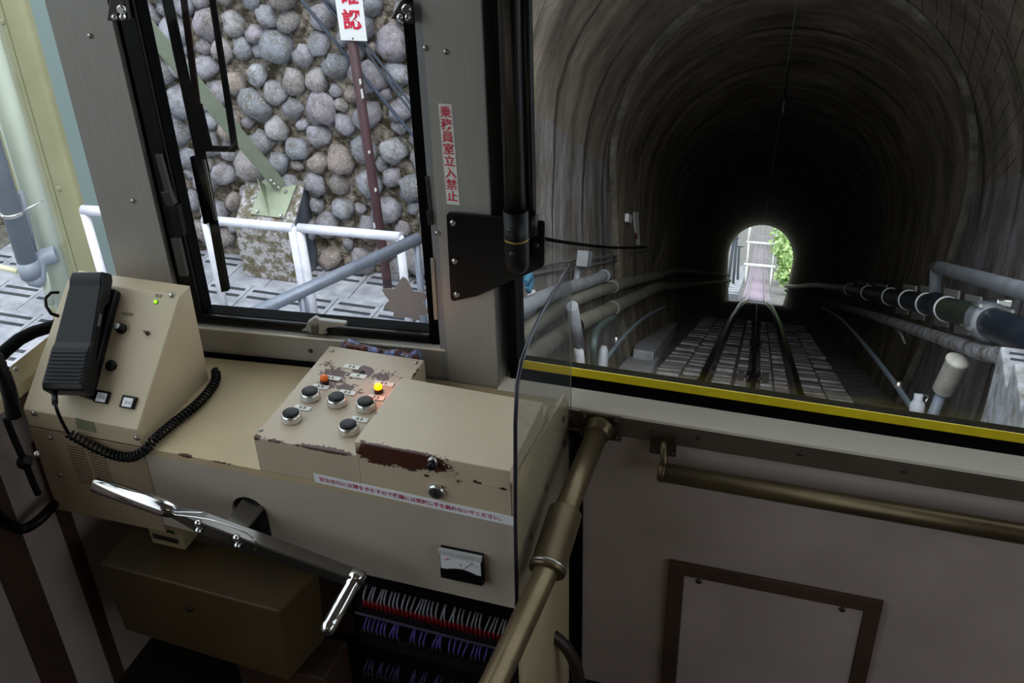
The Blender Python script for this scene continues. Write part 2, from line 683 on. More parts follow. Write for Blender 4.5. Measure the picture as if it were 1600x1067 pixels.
# right windshield: gasket, yellow strip, sill
w2 = MB()
GX0 = -.447
w2.box((GX0, 1.302, .795), (-.430, 1.345, 2.05)).box((GX0, 1.302, 2.0), (XR, 1.345, 2.05)).box((1.15, 1.302, .795), (XR, 1.345, 2.05))
za = onY(1200, 650, 1.312).z
w2.box((GX0, 1.312, .770), (XR, 1.350, onY(1200, 632, 1.312).z))
w2 = struct(w2.build('window_2', m_blackrub, None, .002))
MB().box((-.430, 1.325, .80), (1.15, 1.331, 2.01)).build('pane', m_glass, w2)
zy0, zy1 = onY(1200, 632, 1.3225).z, onY(1200, 620.5, 1.3225).z
zy0, zy1 = onY(1200, 632, 1.3118).z, onY(1200, 620, 1.3118).z
b = MB().box((-.430, 1.3118, zy0 - .001), (1.15, 1.3135, zy1))
b.build('yellow_strip', m_yellow, w2)
ztop = onY(1200, 652, 1.312).z
zbot = onY(1200, 686, 1.290).z
sil = MB().prism([(-.463, 1.312, ztop), (-.463, 1.290, zbot + .002), (-.463, 1.290, zbot - .004), (-.463, 1.33, zbot - .004), (-.463, 1.33, ztop)], (XR + .463, 0, 0))
struct(sil.build('trim_4', m_sillmetal, None, .0008))

# left side window (only its lower corner shows)
w3 = MB()
ptsg = [(-30, 585), (7, 549), (30, 530), (52, 519), (72, 513), (110, 500)]
g3 = [onX(x, y, XL + .004) for x, y in ptsg]
w3.tube(g3, .0105, 8)
w3 = struct(w3.build('window_3', m_blackrub))
MB().box((XL - .02, -.6, .84), (XL - .016, 1.25, 2.05)).build('pane', m_glass, w3)
m_creamsill = mat('cream_sill_paint', '#d3c6a0', .4, col2='#cabc95', scale=6)
b = MB()
b.prism([(XL, -3.2, .795), (XL + .002, -3.2, .795), (XL + .022, -3.2, .800), (XL + .018, -3.2, .818), (XL, -3.2, .842)], (0, 4.40, 0))
ts5 = struct(b.build('trim_5', m_creamsill, None, .001))
screw(onX(25, 577, XL + .013), (1, 0, .6), .004, m_steel, ts5)
# filler between corner pillar and left wall
struct(MB().obox(facet(-.64, ZF, .02), FE * .10, FN * .03, (0, 0, .80 - ZF)).build('trim_6', m_creamsill))

# no-entry sticker on the centre pillar
st = thing('warning_sticker', 'tall white sticker with red vertical lettering on the stainless pillar', 'sticker', onY(702, 320, 1.2995))
q = [onY(685, 161.5, 1.2995), onY(707, 163, 1.2995), onY(718.5, 319.5, 1.2995), onY(698, 319, 1.2995)]
q = [Vector((-.5315, 1.2995, 1.2245)), Vector((-.511, 1.2995, 1.2245)), Vector((-.511, 1.2995, 1.0745)), Vector((-.5315, 1.2995, 1.0745))]
ct = (onY(684.5, 162, 1.2995) + onY(706, 163.5, 1.2995)) / 2
cb = (onY(698, 319.5, 1.2995) + onY(718.5, 319.5, 1.2995)) / 2
hw = .0098
q = [ct + Vector((-hw, 0, 0)), ct + Vector((hw, 0, 0)), cb + Vector((hw, 0, 0)), cb + Vector((-hw, 0, 0))]
MB().prism(q, (0, .0005, 0)).build('sheet', m_tag, st)
s8 = "乗務員室立入禁止"
for i, ch in enumerate(s8):
    c = ct.lerp(cb, (i + .5) / 8 * .96 + .02)
    textobj(ch, .0178, c, (1, 0, 0), (0, 0, 1), m_red, st, 'character', .0002)

# black bracket plate with two vertical black tubes
br = thing('tube_bracket', 'black steel plate screwed to the centre pillar holding two upright black tubes', 'bracket', onY(742, 465, 1.295))
plate = [(697, 336), (701, 332), (848, 345), (851, 349), (850, 414), (846, 419), (745, 463), (708, 471), (704, 468)]
MB().prism([onY(*q, 1.292) for q in plate], (0, .004, 0)).build('plate', m_blackpaint, br, .001)
for px in ((708, 348), (711, 408), (714, 460)):
    screw(onY(*px, 1.2918), (0, -1, 0), .0052, m_steel, br)
for px in ((838, 383),):
    screw(onY(*px, 1.2918), (0, -1, 0), .005, m_darkscrew, br)
xc = onY(805, 300, 1.27).x
zt0 = onY(806, 420, 1.27).z
b = MB().tube([(xc, 1.27, zt0 + .085), (xc, 1.27, 2.3)], .0155, 20)
b.build('front_tube', m_blacktube, br)
b = MB().lathe((xc, 1.27, zt0 - .006), (0, 0, 1), [(.006, 0), (.013, .004), (.017, .012), (.0178, .02), (.0178, .055), (.0178, .10)], 20)
so = b.build('socket', m_blackplas, br)
MB().lathe((xc, 1.27, onY(805, 373, 1.27).z), (0, 0, 1), [(.0182, 0), (.0182, .0028)], 20).build('gold_ring', mat('gold_ring', '#8d7a3a', .4, .7), so)
for px in ((797, 360), (800, 397)):
    screw(onY(*px, 1.2525), (0, -1, 0), .004, m_darkscrew, so)
xr = onY(826, 300, 1.285).x
MB().tube([(xr, 1.287, onY(826, 346, 1.285).z), (xr, 1.287, 2.3)], .0095, 14).build('rear_tube', m_blacktube, br)
MB().tube([(xr, 1.287, onY(826, 366, 1.285).z), (xr, 1.287, onY(826, 334, 1.285).z)], .012, 14).build('collar', m_blackplas, br)

# ================================================================== GRAB BAR AND PARTITION RAIL
gb = thing('grab_bar', 'long bronze grab bar on brackets across the front wall below the windshield', 'handrail', (.2, 1.25, .64))
zb = onY(1300, 783, 1.255).z
xb = onY(1033, 733, 1.255).x
MB().tube([(xb, 1.255, zb), (1.1, 1.255, zb)], .0150, 20).build('bar', m_pipebrown, gb)
MB().lathe((xb - .004, 1.255, zb), (1, 0, 0), [(.013, 0), (.0158, .002), (.0158, .009), (.0150, .011)], 20).build('end_cap', m_pipebrown, gb)
c0 = onY(1037, 690, 1.295)
MB().box((c0.x - .0205, 1.288, c0.z - .022), (c0.x + .0205, 1.298, c0.z + .022)).build('base_plate', m_bronzebr, gb, .002)
for sx in (-1, 1):
    for sz in (-1, 1):
        screw((c0.x + sx * .0145, 1.2878, c0.z + sz * .016), (0, -1, 0), .0032, m_darkscrew, gb)
pa, pb = Vector((c0.x + .002, 1.29, c0.z + .012)), Vector((xb + .004, 1.255, zb + .010))
MB().tube([pa, pa.lerp(pb, .3) + Vector((0, -.012, .004)), pb + Vector((0, 0, .012)), pb + Vector((0, 0, -.008))], .0055, 10).build('bracket', m_pipebrown, gb)

rail = thing('partition_rail', 'bronze pipe rail with a thick sleeve running back from the front wall beside the console', 'handrail', (-.30, .9, .6))
fl = onY(938, 665, 1.29)
MB().box((fl.x - .034, 1.286, fl.z - .024), (fl.x + .034, 1.296, fl.z + .024)).build('flange', m_bronzebr, rail, .003)
for sx in (-1, 1):
    for sz in (-1, 1):
        screw((fl.x + sx * .026, 1.2858, fl.z + sz * .016), (0, -1, 0), .0045, m_darkscrew, rail)
d1 = onY(870, 815, 1.14)
dirv = (d1 - fl).normalized()
dirv = Vector((-.003, -1, -.018)).normalized()
e1 = fl + Vector((0, -.005, 0))


def along(px, py, plane_x):
    return onX(px, py, plane_x)


k1 = onX(884, 797, -.302)
k2 = onX(855, 890, -.304)
k3 = onX(738, 1140, -.306)
k4 = k3 + (k3 - k2).normalized() * .25
MB().tube([e1, k1, k2, k3, k4, k4 + Vector((0, -.03, -.04)), Vector((k4.x, k4.y - .035, ZF))], .0172, 22).build('pipe', m_pipebrown, rail)
MB().lathe(fl + Vector((0, -.004, 0)), (k1 - e1), [(.0235, 0), (.0235, .004), (.0205, .007), (.0205, .018), (.0175, .020)], 20).build('collar', m_pipebrown, rail)
dk = (k2 - k1)
MB().lathe(k1, dk, [(.0215, 0), (.0250, .003), (.0250, dk.length - .004), (.0262, dk.length - .003), (.0262, dk.length + .003), (.022, dk.length + .005)], 24).build('sleeve', m_pipebrown, rail)
MB().lathe(k2 - dk.normalized() * .006, dk, [(.0266, 0), (.0272, .002), (.0266, .004)], 24).build('sleeve_ring', m_steel, rail)

# ================================================================== ACRYLIC SCREEN
AX = -.342
acr = thing('acrylic_screen', 'clear acrylic screen with a rounded top corner beside the console', 'screen', (AX, 1.15, .6))
prof = [onX(806, 952, AX), onX(803.5, 800, AX), onX(803.5, 660, AX), onX(806, 600, AX), onX(813, 565, AX), onX(825, 530, AX), onX(842, 495, AX), onX(860, 462, AX), onX(878, 432, AX), onX(895, 405, AX), onX(892, 520, AX), onX(889, 650, AX)]
prof = [Vector((AX, p.y, p.z)) for p in prof] + [Vector((AX, 1.286, .59))]
for i, yv in ((9, 1.286), (10, 1.286), (11, 1.286)):
    prof[i].y = yv
MB().prism(prof, (.004, 0, 0)).build('sheet', m_acryl, acr)
MB().tube([p + Vector((.002, -.0015, .001)) for p in prof[:10]], .0028, 8).build('polished_edge', m_acredge, acr)
MB().tube([prof[9] + Vector((.002, .001, 0)), prof[10] + Vector((.002, .001, 0)), prof[11] + Vector((.002, .001, 0))], .0006, 6).build('rear_edge', mat('acrylic_pale_edge', '#8f9078', .3), acr)

# ================================================================== CONSOLE
CY, ZD = 1.015, .759
XC0, XC1 = -1.13, -.349
chip = '#4a2a1c'
deskchips = [((onZ(292, 708, ZD)[0], CY, ZD), (.018, .006, .005), .9), ((onZ(345, 723, ZD)[0], CY, ZD), (.03, .004, .004), .55)]
m_desk = chipped('desk_paint', '#bdaa87', chip, deskchips, 260, amp=3.0)
con = thing('control_console', 'cream painted control console built against the cab front', 'console', (-.74, 1.15, .59))
b = MB().prism([(XC0, CY, ZD), (XC0, 1.244, ZD), (-.56, 1.2985, ZD), (XC1, 1.2985, ZD), (XC1, CY, ZD)], (0, 0, -.012))
b.build('desk_top', m_desk, con)
m_front = mat('console_front_paint', '#b2a698', .42, col2='#aa9d90', scale=5, bscale=300, bstr=.05, bdist=.0005)
# front panel right of the seam with the half-round slot cut out
xs = -.929
zb0, zb1 = .598, .586
xsl, rsl = -.765, .030
zsl = .668
poly = [Vector((xs, CY, ZD - .0121)), Vector((xs, CY, .606))]
poly.append(Vector((xsl - rsl, CY, .5985)))
for i in range(13):
    a = math.pi - math.pi * i / 12
    poly.append(Vector((xsl + math.cos(a) * rsl, CY, zsl + math.sin(a) * rsl * 1.05)))
poly += [Vector((xsl + rsl, CY, .5935)), Vector((XC1, CY, .586)), Vector((XC1, CY, ZD - .0121))]
MB().prism(poly, (0, .006, 0)).build('front_panel', m_front, con)
MB().box((xsl - .05, CY + .03, .56), (xsl + .05, CY + .035, .74)).build('slot_backing', m_dark, con)
MB().prism([(XC1, CY, .82), (XC1, CY, ZF), (XC1, 1.29, ZF), (XC1, 1.29, .755), (XC1, 1.27, .79)], (.005, 0, 0)).build('side_panel', m_cream_side, con)
for px in ((853, 762), (829, 837), (881, 693), (880, 655)):
    screw(onX(*px, XC1 + .0055), (1, 0, 0), .0055, m_darkscrew, con)
# key lock
lk = onY(683, 766, CY)
b = MB().lathe(lk, (0, -1, 0), [(.0118, -.001), (.0122, .004), (.0105, .0065), (.0085, .0068)], 22)
lo = b.build('key_lock', m_alu, con)
MB().lathe(lk, (0, -1, 0), [(.0086, .004), (.0086, .0072)], 20).build('cylinder', m_greybar, lo)
MB().box((lk.x - .0012, CY - .0085, lk.z - .004), (lk.x + .0012, CY - .006, lk.z + .004)).build('keyhole', m_dark, lo)
# long white label strip
lab = thing('notice_strip', 'long white strip with a line of crimson lettering on the console front', 'label', onY(650, 790, CY - .001))
la, lc = onY(491, 746, CY - .001), onY(803, 815, CY - .001)
za_, zc_ = la.z, lc.z
hh = .0080
MB().prism([(la.x, CY - .0014, za_ - hh), (lc.x, CY - .0014, zc_ - hh), (lc.x, CY - .0014, zc_ + hh), (la.x, CY - .0014, za_ + hh)], (0, .0012, 0)).build('strip', m_white, lab)
textobj("安全走行に支障をきたすので機器には絶対に手を触れないでください。", .00865, ((la.x + lc.x) / 2 - .002, CY - .0014, (za_ + zc_) / 2), (1, 0, (zc_ - za_) / (lc.x - la.x)), (0, 0, 1), m_redlab, lab, 'lettering', .00012)

# voltmeter
vm = thing('voltmeter', 'small square voltmeter with white dial and black lower half on the console front', 'meter', onY(720, 912, CY - .01))
MY = CY - .010
q = [onY(687, 859, MY), onY(751, 873, MY), onY(751, 914, MY), onY(688, 900, MY)]
vx0, vx1 = q[0].x, q[1].x
vz1, vz0 = (q[0].z + q[1].z) / 2, (q[2].z + q[3].z) / 2
MB().box((vx0 - .0015, MY + .001, vz0 - .001), (vx1 + .0015, CY, vz1 + .0015)).build('case', m_blackplas, vm, .001)
vh = vz1 - vz0
MB().box((vx0, MY, vz0 + vh * .30), (vx1 - .001, MY + .002, vz1 - .001)).build('dial', m_white, vm)
pts = []
for i in range(15):
    t = i / 14
    pts.append((vx0 - .001 + t * (vx1 - vx0 + .002), MY - .0018, vz0 + vh * (.34 + .10 * math.sin(math.pi * t) ** 2 * (1 if .2 < t < .8 else .3))))
MB().prism([(vx1 + .001, MY - .0018, vz0), (vx0 - .001, MY - .0018, vz0)] + pts, (0, .002, 0)).build('lower_cover', m_blackpaint, vm)
MB().box((vx0 - .0015, MY - .0018, vz1 - .006), (vx1 + .0015, MY + .004, vz1 + .002)).build('bezel', mat('clear_bezel', '#b6b5b4', .2), vm)
b = MB()
cx_, cz_ = (vx0 + vx1) / 2, vz0 + vh * .2
for i in range(11):
    a = math.radians(135 - 9 * i)
    r0, r1 = vh * .60, vh * (.68 if i % 5 else .72)
    p_, r_ = Vector((cx_ + math.cos(a) * r0, MY - .0004, cz_ + math.sin(a) * r0)), Vector((cx_ + math.cos(a) * r1, MY - .0004, cz_ + math.sin(a) * r1))
    b.tube([p_, r_], .00022, 4)
b.build('scale_marks', m_ink, vm)
a = math.radians(58)
MB().tube([(cx_, MY - .0006, cz_ + vh * .2), (cx_ + math.cos(a) * vh * .7, MY - .0006, cz_ + math.sin(a) * vh * .7)], .0003, 5).build('needle', m_ink, vm)
rx = vx0 + .008
MB().prism([(rx, MY - .0006, vz1 - .016), (rx + .006, MY - .0006, vz1 - .0125), (rx + .006, MY - .0006, vz1 - .0115), (rx, MY - .0006, vz1 - .0145)], (0, .0005, 0)).build('red_mark', m_red, vm)
textobj('V', .008, (cx_, MY, vz0 + vh * .6), (1, 0, 0), (0, 0, 1), m_ink, vm, 'lettering')

# ---------------- control box with push buttons
BX0, BX1, BZ = -.732, -.569, .8195
bb = onZ(514, 540, BZ)
holec = onZ(566, 582, BZ)
blobs = [((holec.x, holec.y, BZ), (.024, .022, .01), 1.2), ((holec.x - .035, holec.y - .012, BZ), (.042, .028, .01), .56), ((holec.x + .035, holec.y + .000, BZ), (.046, .026, .01), .5),
         ((holec.x - .01, holec.y - .045, BZ), (.066, .018, .01), .5), ((holec.x - .065, holec.y + .008, BZ), (.032, .018, .01), .36), ((holec.x - .03, holec.y - .03, BZ), (.022, .020, .01), .6),
         ((-.62, CY, BZ), (.062, .010, .006), .9), ((-.73, CY, BZ), (.012, .012, .007), .75), ((-.70, CY, BZ), (.03, .006, .005), .5),
         ((-.575, 1.09, BZ), (.006, .06, .004), .5), ((BX1, 1.22, BZ), (.004, .03, .005), .6), ((BX0, 1.13, BZ), (.003, .1, .003), .35)]
m_box = chipped('control_box_paint', '#bdac95', chip, blobs, 230, amp=3.2)
cbx = thing('control_box', 'cream metal box with worn paint and five push buttons on the console desk', 'control box', (-.65, 1.14, ZD))
MB().box((BX0, CY - .001, ZD), (BX1, 1.262, BZ)).build('housing', m_box, cbx, .0016)
for px in ((519, 548), (650, 567), (407, 672)):
    screw(onZ(*px, BZ + .0003), (0, 0, 1), .0036, m_steel, cbx)
MB().lathe((holec.x, holec.y, BZ - .004), (0, 0, 1), [(.0046, 0), (.0046, .0046)], 14).build('open_hole', m_dark, cbx)


def plate(px, py, w, h, par, n=2):
    c = onZ(px, py, BZ)
    o = MB().box((c.x - w / 2, c.y - h / 2, BZ), (c.x + w / 2, c.y + h / 2, BZ + .0016)).build('name_plate', m_tag, par, .0005)
    b = MB()
    for i in range(n):
        cx = c.x + (i - (n - 1) / 2) * .0062
        for k in range(3):
            b.box((cx - .0020, c.y - .0026 + k * .0022, BZ + .0016), (cx + .0020, c.y - .0018 + k * .0022, BZ + .0018))
        b.box((cx - .0005, c.y - .0026, BZ + .0016), (cx + .0005, c.y + .0026, BZ + .0018))
    b.build('engraving', m_ink, o)


for px in ((501, 605), (543, 614), (588, 622), (473, 638), (562, 656), (517, 591), (600, 600), (550, 574), (560, 588)):
    plate(*px, .026 if px not in ((517, 591), (600, 600)) else .032, .0105, cbx, 2 if px not in ((560, 588),) else 1)


def push_button(x, y):
    p = MB().lathe((x, y, BZ - .001), (0, 0, 1), [(.0150, 0), (.0150, .004), (.0142, .006), (.0142, .0062), (.0148, .0075), (.0140, .0115), (.0128, .0125)], 26)
    o = p.build('push_button', m_alu, cbx)
    MB().lathe((x, y, BZ + .0105), (0, 0, 1), [(.0122, 0), (.0122, .0028), (.0112, .0036), (.004, .0041)], 26).build('cap', m_blackplas, o)


for px in ((484, 611), (525.5, 620), (571, 627), (454.5, 645), (544, 663)):
    c = onZ(*px, BZ + .012)
    push_button(c.x, c.y)
m_amber = mat('amber_lens', '#c86414', .3, emit='#ff6a10', estr=.10)
m_amberlit = mat('amber_lens_lit', '#ff9a10', .3, emit='#ff7a00', estr=3.2)
m_redbase = mat('dark_red_lamp_base', '#3a120c', .4)
for px, m, lab in (((506, 588), m_amber, 'dim amber indicator lamp'), ((590.5, 602), m_amberlit, 'glowing amber indicator lamp')):
    c = onZ(*px, BZ + .012)
    o = MB().lathe((c.x, c.y, BZ), (0, 0, 1), [(.0068, 0), (.0068, .007)], 18).build('indicator_lamp', m_redbase, cbx)
    o['label'] = lab
    MB().lathe((c.x, c.y, BZ + .007), (0, 0, 1), [(.0062, 0), (.0060, .004), (.0050, .0062), (.002, .0072)], 18).build('lens', m, o)
lp = bpy.data.lights.new('indicator_glow', 'POINT')
lp.energy = .012
lp.color = (1, .25, .12)
lp.shadow_soft_size = .004
lpo = bpy.data.objects.new('indicator_glow', lp)
COL.objects.link(lpo)
c = onZ(590.5, 602, BZ + .012)
lpo.location = (c.x + .002, c.y, BZ + .020)

# ---------------- cover box on the right half of the console
VX0 = -.571
fz = .8405
cblobs = [((-.535, CY, .83), (.050, .005, .024), 1.6), ((-.49, CY, .83), (.052, .005, .024), 1.6), ((-.455, CY, .828), (.040, .004, .018), 1.15), ((-.425, CY, .815), (.018, .004, .02), .5),
          ((-.56, CY + .002, .83), (.02, .006, .02), 1.2), ((-.53, CY, fz), (.05, .02, .005), .75), ((-.47, CY, fz), (.055, .010, .005), .6), ((-.55, CY + .03, fz), (.035, .03, .005), .25),
          ((-.395, CY, .812), (.012, .004, .006), .9), ((-.36, CY, .809), (.010, .004, .005), .9), ((-.47, CY, .806), (.01, .004, .004), .7),
          ((VX0, 1.08, fz), (.005, .06, .006), .55), ((-.447, CY, .792), (.008, .004, .005), .6)]
m_cover = chipped('cover_box_paint', '#c0b096', '#452418', cblobs, 260, amp=3.0)
cov = thing('equipment_cover', 'cream metal cover with brown worn front edge beside the push buttons', 'cover', (-.46, 1.11, ZD))
MB().box((VX0, CY - .0005, ZD), (XC1 - .001, 1.20, .8155)).build('lower_case', m_cover, cov, .0012)
MB().hexa([(VX0 - .001, CY - .002, .8155), (XC1 - .001, CY - .002, .8080), (XC1 - .001, 1.172, .8155), (VX0, 1.192, .8155),
           (VX0 - .001, CY - .002, .8445), (XC1 - .001, CY - .002, .8415), (XC1 - .001, 1.172, .8415), (VX0, 1.178, .8415)]).build('lid', m_cover, cov, .0014)
ll = onY(677, 720, CY - .002)
o = MB().lathe(ll, (0, -1, 0), [(.0075, -.001), (.0075, .004), (.006, .006)], 18).build('lock', m_steel, cov)
MB().lathe(ll + Vector((0, -.006, -.002)), (0, -1, 0), [(.006, 0), (.0055, .006), (.003, .007)], 14).build('barrel', m_blackplas, o)

# crumpled tape and wire pushed behind the control box
m_tape = mat('brown_tape', '#5a3020', .35, col2='#7d95c8', scale=55, lo=.48, hi=.62)
b = MB()
tp = [(536, 540), (548, 536), (560, 541), (575, 543), (590, 547), (606, 549), (622, 553), (640, 556), (655, 556)]
tpw = [onY(x, y, 1.277) for x, y in tp]
for i, p_ in enumerate(tpw):
    p_ += Vector((0, random.uniform(-.004, .004), random.uniform(-.003, .003)))
b.tube(tpw, [.008, .010, .007, .006, .007, .0065, .008, .008, .010], 8)
for k in range(10):
    i = random.randrange(1, 8)
    b.tube([tpw[i] + Vector((random.uniform(-.012, .012), -.004, random.uniform(-.004, .006))) for _ in range(3)], .004, 6)
tag(b.build('crumpled_tape', m_tape), 'crumpled brown and blue tape tucked between the control box and the sill', 'tape')

# ---------------- telephone box with handset
PX1 = -.93
PX0 = -1.135
ph = thing('intercom_box', 'cream wedge shaped intercom box with sloped panel left of the console desk', 'intercom', (-1.03, 1.1, ZD))
f0, f1 = Vector((0, 1.0145, .792)), Vector((0, 1.178, .930))
side = [(1.0155, ZD), (1.0145, .792), (1.178, .930), (1.207, .932), (1.203, ZD)]
m_phone = mat('intercom_paint', '#c0b092', .42, col2='#b6a488', scale=6, bscale=280, bstr=.05, bdist=.0005)
MB().prism([(PX1, y, z) for y, z in side], (PX0 - PX1, 0, 0)).build('housing', m_phone, ph, .0016)
MB().box((PX0 - .0, 1.0145, .590), (xs - .001, 1.021, ZD)).build('base_panel', mat('speaker_panel_paint', '#9d8a72', .5, col2='#938067', scale=6), ph)
SL = (f1 - f0).normalized()
SNn = Vector((0, -SL.z, SL.y))
if SNn.z < 0:
    SNn = -SNn


def onP(px, py, h=0.):
    return onPl(px, py, Vector((0, f0.y, f0.z)) + SNn * h, SNn)


def pbox(px, py, w, l, h0, h1, name, m, par, bev=.0006):
    c = onP(px, py, h0)
    o = c - Vector((w / 2, 0, 0)) - SL * (l / 2)
    return MB().obox(o, (w, 0, 0), SL * l, SNn * (h1 - h0)).build(name, m, par, bev)


# screws
for px in ((268, 461),):
    screw(onP(*px, .0004), SNn, .0046, m_steel, ph)
for px in ((214, 684), (53, 646)):
    screw(onY(*px, 1.0138), (0, -1, 0), .0046, m_steel, ph)
for px in ((79, 684), (94, 742)):
    screw(onY(*px, 1.0138), (0, -1, 0), .0042, m_steel, ph)
# LED
c = onP(244, 472, 0)
o = MB().lathe(c, SNn, [(.0036, 0), (.0036, .001)], 14).build('led', m_blackplas, ph)
MB().lathe(c, SNn, [(.0026, .0005), (.0024, .003), (.001, .0042)], 14).build('lens', mat('green_led', '#7be016', .3, emit='#70ff10', estr=2.2), o)
textobj('電源', .0062, onP(248, 463, 0), (1, 0, 0), SL, m_ink, ph, 'lettering')
# knob
c = onP(191, 514, 0)
o = MB().lathe(c, SNn, [(.0085, 0), (.0085, .004), (.0068, .006), (.0068, .014), (.0055, .015)], 18).build('volume_knob', m_blackplas, ph)
MB().lathe(c, SNn, [(.0052, .0148), (.0048, .0158)], 16).build('cap', m_steel, o)
textobj('音量調整', .0056, onP(199, 491, 0), (1, 0, 0), SL, m_ink, ph, 'lettering')
b = MB()
arc = []
for i in range(15):
    a = math.radians(150 - i * 12)
    arc.append(c + Vector((math.cos(a) * .013, 0, 0)) + SL * (math.sin(a) * .013) + SNn * .0003)
b.tube(arc, .00025, 4)
b.build('dial_arc', m_ink, ph)
# toggle and black push
c = onP(231, 521, 0)
o = MB().lathe(c, SNn, [(.0036, 0), (.0036, .002), (.002, .0025), (.0017, .009), (.0022, .010)], 12).build('toggle', mat('brown_toggle', '#4a2c1c', .4), ph)
c = onP(175, 572, 0)
MB().lathe(c, SNn, [(.0086, 0), (.0086, .005), (.0075, .0065), (.003, .007)], 20).build('black_push', m_blackplas, ph)
# rocker buttons
for px in ((161, 621), (202, 629)):
    o = pbox(*px, .0245, .019, 0, .005, 'push_switch', m_blackplas, ph, .001)
    pbox(px[0] - 2, px[1], .016, .0140, .0048, .0075, 'button', m_white, o, .0008)
    b = MB()
    cc = onP(px[0] - 2, px[1], .0076)
    for i in (-1, 1):
        for k in (-1, 0, 1):
            b.obox(cc + Vector((i * .003 - .0018, 0, 0)) + SL * (k * .0015 - .0003), (.0036, 0, 0), SL * .0006, SNn * .0002)
    b.build('engraving', m_ink, o)
# rating plate and vents
c = onY(133, 663, 1.014)
q = [onY(117, 653, 1.0138), onY(146, 660, 1.0138), onY(150, 676, 1.0138), onY(120, 669, 1.0138)]
MB().prism(q, (0, .0008, 0)).build('rating_plate', mat('dull_label', '#7f8069', .5), ph)
vx = onY(112, 702, 1.0145), onY(178, 762, 1.0145)
b = MB()
for k in range(14):
    z = .733 - k * .0055
    for x0_, x1_ in ((-1.072, -1.040), (-1.034, -1.004)):
        b.box((x0_, 1.0138, z), (x1_, 1.0146, z + .0016))
sl = b.build('vent_slots', mat('vent_shadow', '#5a503c', .7), ph)

# handset + cradle
hs = thing('telephone_handset', 'black telephone handset resting in its cradle on the intercom box', 'telephone', onP(140, 560, .03))


def hp(px, py, h):
    return onP(px, py, h)


hx0, hx1 = hp(75, 600, .052).x, hp(130, 600, .052).x
m_hand = mat('handset_plastic', '#0c0c0e', .4, spec=.25, bscale=400, bstr=.04, bdist=.0004)
hbl, hbr, htl, htr = onP(63, 604, .050), onP(127, 617, .050), onP(113, 413, .050), onP(159, 424, .050)
hw_v = Vector((((hbr - hbl).length + (htr - htl).length) / 2, 0, 0))
hU = ((htl + htr) - (hbl + hbr)) / 2
hL = hU.length
hU = hU.normalized()
hX = hU.cross(SNn).normalized()
if hX.x < 0:
    hX = -hX
hbm = (hbl + hbr) / 2
wB, wT = (hbr - hbl).length, (htr - htl).length
# cradle block on the panel, right of the handset
cbl_, cbr_, ctl_, ctr_ = onP(85, 606, .018), onP(137, 622, .018), onP(130, 440, .018), onP(181, 451, .018)
MB().hexa([p_ - SNn * .018 for p_ in (cbl_, cbr_, ctr_, ctl_)] + [cbl_, cbr_, ctr_, ctl_]).build('cradle', m_hand, hs, .004)
prof2 = [(0, .020), (.002, .046), (.012, .0505), (.075, .049), (.085, .046), (.185, .046), (.196, .050), (.210, .048), (.216, .024), (.205, .019), (.165, .0185), (.155, .028), (.062, .028), (.052, .0185), (.010, .0185)]
kk = hL / .216
A, B_ = [], []
for a_, h_ in prof2:
    t_ = a_ / .216
    c_ = hbm + hU * (a_ * kk) + SNn * (h_ - .050)
    w_ = wB + (wT - wB) * t_
    A.append(c_ - hX * (w_ / 2))
    B_.append(c_ + hX * (w_ / 2))
nA_ = len(A)
b = MB()
b.add(A + B_, [tuple(range(nA_))[::-1], tuple(range(nA_, 2 * nA_))] + [(i, (i + 1) % nA_, nA_ + (i + 1) % nA_, nA_ + i) for i in range(nA_)])
b.build('handset', m_hand, hs, .0035, 3)
b = MB()
for k in range(9):
    a_ = .012 + k * .0066
    c_ = hbm + hU * (a_ * kk) + SNn * (.0008 - k * .00015)
    b.obox(c_ - hX * (wB * .42), hX * (wB * .84), hU * .0028, SNn * .0018)
b.build('grip_ribs', m_hand, hs)
pt = hbm + hU * (.115 * kk) + SNn * -.014 + hX * ((wB + wT) / 4)
MB().obox(pt, hX * .0012, hU * .020, SNn * .006).build('side_button', mat('grey_switch', '#55554f', .5), hs, .0004)
# small loop of wire at the handset's upper back
lp_ = [onP(92, 457, .02), onP(80, 457, .03), onP(71, 466, .035), onP(72, 478, .035), onP(80, 490, .03), onP(92, 494, .02)]
MB().tube(lp_, .0026, 8).build('wire_loop', m_blackplas, hs)
# cord: straight tail then coil
cd = thing('coiled_cord', 'black coiled telephone cord hanging across the console front onto the desk', 'cord', (-1.0, 1.0, .73))


def catmull(P, n):
    out = []
    P = [P[0]] + P + [P[-1]]
    for i in range(1, len(P) - 2):
        for k in range(n):
            t = k / n
            a, b_, c_, d_ = P[i - 1], P[i], P[i + 1], P[i + 2]
            out.append(.5 * ((2 * b_) + (c_ - a) * t + (2 * a - 5 * b_ + 4 * c_ - d_) * t * t + (3 * b_ - a - 3 * c_ + d_) * t ** 3))
    out.append(P[-2])
    return out


st_ = [onP(85, 612, .035), onY(86, 630, .985), onY(95, 655, .985), onY(107, 677, 1.0)]
MB().tube(catmull(st_, 6), .0026, 8).build('tail', m_blackplas, cd)
MB().tube([onP(85, 612, .035), onY(86, 630, .985)], .0045, 10).build('strain_relief', m_blackplas, cd)
path = [onY(107, 677, 1.002), onY(125, 687, 1.003), onY(150, 700, 1.004), onY(178, 711, 1.005), onY(205, 714, 1.005), onY(228, 702, 1.008), onZ(243, 685, ZD + .012), onZ(275, 658, ZD + .009), onZ(305, 634, ZD + .009), onZ(326, 612, ZD + .009), onZ(337, 594, ZD + .009), onZ(337, 580, ZD + .009)]
cp = catmull(path, 40)
L = [0]
for i in range(1, len(cp)):
    L.append(L[-1] + (cp[i] - cp[i - 1]).length)
turns = int(L[-1] / .0072)
pts = []
up = Vector((0, 0, 1))
nn = turns * 10
